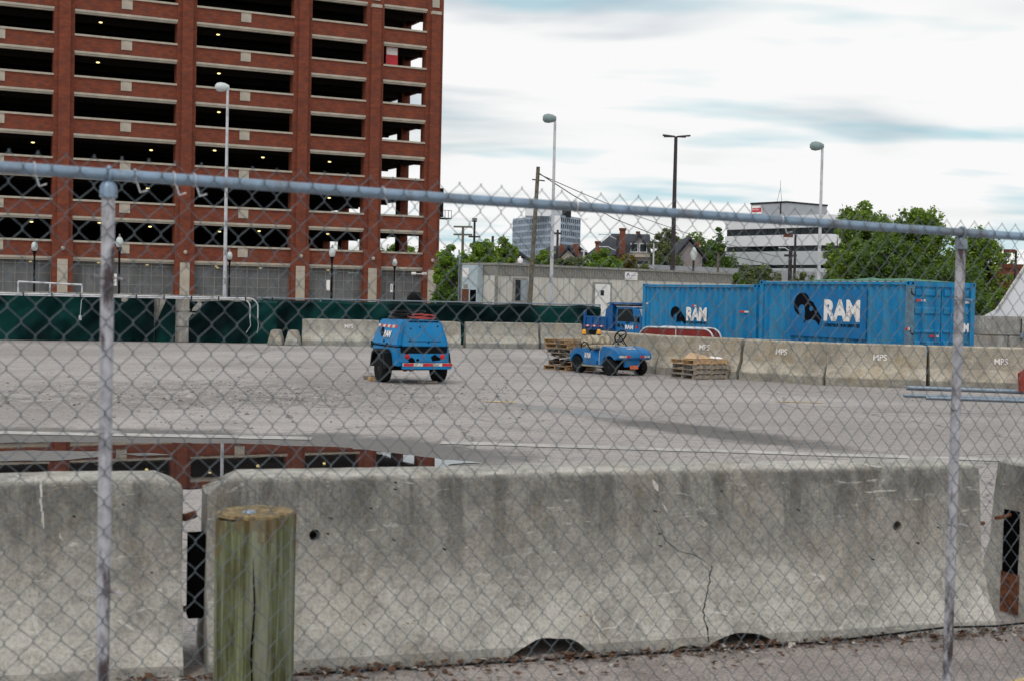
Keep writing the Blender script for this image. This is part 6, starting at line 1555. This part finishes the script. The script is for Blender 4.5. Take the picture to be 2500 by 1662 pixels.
# ------------------------------------------------------------------ trees and bushes
def tree(label, px, Y, top_py, halfw, base_py=None, leaf='leaf_green', n=5200, size=0.20, seed=1, trunk=0.22, clumps=26, name='tree', cat='tree', group=None, bottom=0.25, slim=1.0, loose=0.55):
    r = random.Random(seed)
    b = at(px, 722, Y); zt = at(px, top_py, Y).z; s = Y / F; hw = halfw * s * 1.32; n = int(n * 1.2); clumps = int(clumps * 2.8)
    t = thing(name, label, cat, (b.x, b.y, 0), 0, group)
    zb = zt * bottom
    m = MB(); cl = []
    m.tube([(0, 0, 0), (0.05, 0, zb), (0.1, 0.1, zb + (zt - zb) * 0.5), (0, 0, zt * 0.93)], [trunk, trunk * 0.8, trunk * 0.45, trunk * 0.1], 8)
    for c in range(clumps):
        for _ in range(50):
            u, v, w = r.uniform(-1, 1), r.uniform(-1, 1), r.uniform(0, 1)
            wid = (0.5 + 0.5 * math.sin(math.pi * (w * 0.8 + 0.12))) if slim == 1.0 else 1 - 0.5 * w
            if u * u + v * v < wid * wid: break
        p = Vector((u * hw * 0.85, v * hw * 0.75, zb + (zt - zb) * (0.06 + 0.86 * w)))
        cr = min(hw, (zt - zb) * 0.5) * r.uniform(0.10, 0.34) * (1.1 - 0.35 * w) * loose / 0.55
        cl.append((p, cr))
        m.tube([(0.05, 0, min(p.z * 0.75, zt * 0.8)), (p.x * 0.5, p.y * 0.5, p.z * 0.9), tuple(p)], [trunk * 0.28, trunk * 0.16, trunk * 0.05], 5)
    cl.append((Vector((0, 0, zt - hw * 0.18)), hw * 0.2))
    m.build('trunk', 'bark', t, True)
    f = MB(); V = f.v; FF = f.f
    tot = sum(c[1] ** 2 for c in cl)
    for p, cr in cl:
        k = int(n * cr * cr / tot) + 8
        for _ in range(k):
            while True:
                q = Vector((r.uniform(-1, 1), r.uniform(-1, 1), r.uniform(-1, 1)))
                if q.length <= 1: break
            q = q.normalized() * (q.length ** 0.4) * (0.75 + 0.4 * r.random())
            c = p + Vector((q.x * cr * 1.15, q.y * cr * 1.15, q.z * cr * 0.85))
            if c.z > zt + 0.1 or c.z < 0.05: continue
            a = Vector((r.gauss(0, 1), r.gauss(0, 1), r.gauss(0, 0.7))).normalized(); bb = a.cross(Vector((r.gauss(0, 1), r.gauss(0, 1), r.gauss(0, 1)))).normalized()
            l = size * r.uniform(0.6, 1.25); i = len(V)
            V += [tuple(c + a * l * 0.6), tuple(c + bb * l * 0.36), tuple(c - a * l * 0.6), tuple(c - bb * l * 0.36)]; FF.append((i, i + 1, i + 2, i + 3))
    for q in range(int(clumps * 0.8)):           # upright leafy shoots break the outline
        p, cr = cl[r.randrange(len(cl) - 1)]; d = Vector((r.gauss(0, 0.35), r.gauss(0, 0.35), 1)).normalized(); Ls = cr * r.uniform(1.0, 1.9)
        for _ in range(int(26 * n / 6000) + 6):
            c = p + d * Ls * r.random() + Vector((r.gauss(0, 1), r.gauss(0, 1), r.gauss(0, 1))) * size * 0.55
            if c.z > zt + 0.15: continue
            a = Vector((r.gauss(0, 1), r.gauss(0, 1), r.gauss(0, 0.7))).normalized(); bb = a.cross(Vector((r.gauss(0, 1), r.gauss(0, 1), r.gauss(0, 1)))).normalized()
            l = size * r.uniform(0.5, 1.0); i = len(V)
            V += [tuple(c + a * l * 0.6), tuple(c + bb * l * 0.36), tuple(c - a * l * 0.6), tuple(c - bb * l * 0.36)]; FF.append((i, i + 1, i + 2, i + 3))
    me = bpy.data.meshes.new('crown'); me.from_pydata(V, [], FF); me.materials.append(M[leaf])
    link('crown', me, t)
    return t
gr = 'leafy trees behind the containers'
tree('tall leafy green tree behind the right container, left of two', 2104, 100, 490, 60, leaf='leaf_green', n=9500, size=0.26, seed=3, clumps=42, group=gr)
tree('tall leafy green tree directly left of the right fence post', 2232, 103, 506, 66, leaf='leaf_green', n=9000, size=0.26, seed=8, clumps=42, group=gr)
tree('leafy green tree right of the right fence post', 2380, 106, 556, 70, leaf='leaf_green', n=8000, size=0.26, seed=5, clumps=38, group=gr)
tree('shorter green tree filling the gap low between the tall trees', 2170, 96, 575, 80, leaf='leaf_dark', n=7000, size=0.24, seed=15, clumps=34, group=gr, bottom=0.1)
tree('dark green bush low behind the right container doors', 2330, 92, 640, 80, leaf='leaf_dark', n=6000, size=0.22, seed=22, clumps=30, group=gr, bottom=0.05)
tree('bright green bush beside the foot of the white tent', 2440, 60, 705, 22, leaf='leaf_bright', n=2200, size=0.12, seed=11, clumps=16, name='bush', cat='bush', bottom=0.2)
tree('green tree in front of the white office beside the light pole', 2040, 108, 560, 26, leaf='leaf_green', n=2600, size=0.24, seed=31, clumps=18, group=gr)
tree('low olive bush in front of the white office', 1845, 90, 650, 56, leaf='leaf_olive', n=8000, size=0.22, seed=12, clumps=24, name='bush', cat='bush', bottom=0.3)
tree('low dark bush at the right end of the office trailer', 1795, 88, 668, 36, leaf='leaf_dark', n=4200, size=0.18, seed=14, clumps=16, name='bush', cat='bush', bottom=0.1)
tree('small olive bush below the white office behind the light pole', 1960, 92, 664, 32, leaf='leaf_olive', n=2600, size=0.18, seed=17, clumps=14, name='bush', cat='bush', bottom=0.1)
tree('thin dark tree at the left corner of the white office', 1750, 135, 556, 22, leaf='leaf_dark', n=4200, size=0.26, seed=19, clumps=16, slim=0.5)
tree('dark green tree right of the slate-roofed house', 1735, 170, 585, 46, leaf='leaf_dark', n=6500, size=0.34, seed=20, clumps=22)
tree('green tree behind the slate-roofed house', 1690, 200, 566, 56, leaf='leaf_green', n=6500, size=0.4, seed=24, clumps=22)
tree('broad olive green tree right of the gabled house', 1622, 146, 558, 34, leaf='leaf_olive', n=7000, size=0.28, seed=26, clumps=36, bottom=0.15)
gbz = 'bushes behind the office trailer'
tree('green and rust bush left of the gabled house front', 1474, 105, 606, 40, leaf='leaf_bright', n=6500, size=0.24, seed=28, clumps=20, name='bush', cat='bush', bottom=0.5, group=gbz)
tree('rust tinged bush under the gabled house chimney', 1527, 108, 620, 30, leaf='leaf_rust', n=5000, size=0.22, seed=29, clumps=18, name='bush', cat='bush', bottom=0.5, group=gbz)
tree('small green bush on the trailer roof line below the gable', 1572, 95, 644, 26, leaf='leaf_olive', n=3000, size=0.2, seed=33, clumps=12, name='bush', cat='bush', bottom=0.5, group=gbz)
tree('green bush between the utility pole and the grey light pole', 1325, 100, 610, 30, leaf='leaf_green', n=4500, size=0.22, seed=35, clumps=14, name='bush', cat='bush', bottom=0.5, group=gbz)
tree('olive bush right of the grey light pole behind the trailer', 1392, 104, 628, 42, leaf='leaf_olive', n=5000, size=0.22, seed=36, clumps=16, name='bush', cat='bush', bottom=0.5, group=gbz)
gbt = 'bushy trees right of the garage'
tree('bright green sapling against the right edge of the garage', 1098, 84, 598, 34, leaf='leaf_bright', n=8000, size=0.22, seed=40, clumps=34, bottom=0.05, group=gbt)
tree('dark green bush at the left end of the office trailer', 1118, 78, 640, 44, leaf='leaf_dark', n=7500, size=0.22, seed=41, clumps=28, bottom=0.04, group=gbt, name='bush', cat='bush')
tree('bright green tree behind the left end of the trailer roof', 1166, 96, 590, 40, leaf='leaf_bright', n=8500, size=0.26, seed=42, clumps=24, bottom=0.35, group=gbt)
tree('loose green tree left of the tower block', 1226, 100, 580, 32, leaf='leaf_green', n=6500, size=0.26, seed=43, clumps=18, bottom=0.35, group=gbt)
tree('low green tree line seen through the garage lower decks', 985, 175, 590, 80, leaf='leaf_bright', n=3000, size=0.5, seed=44, clumps=26, bottom=0.05)
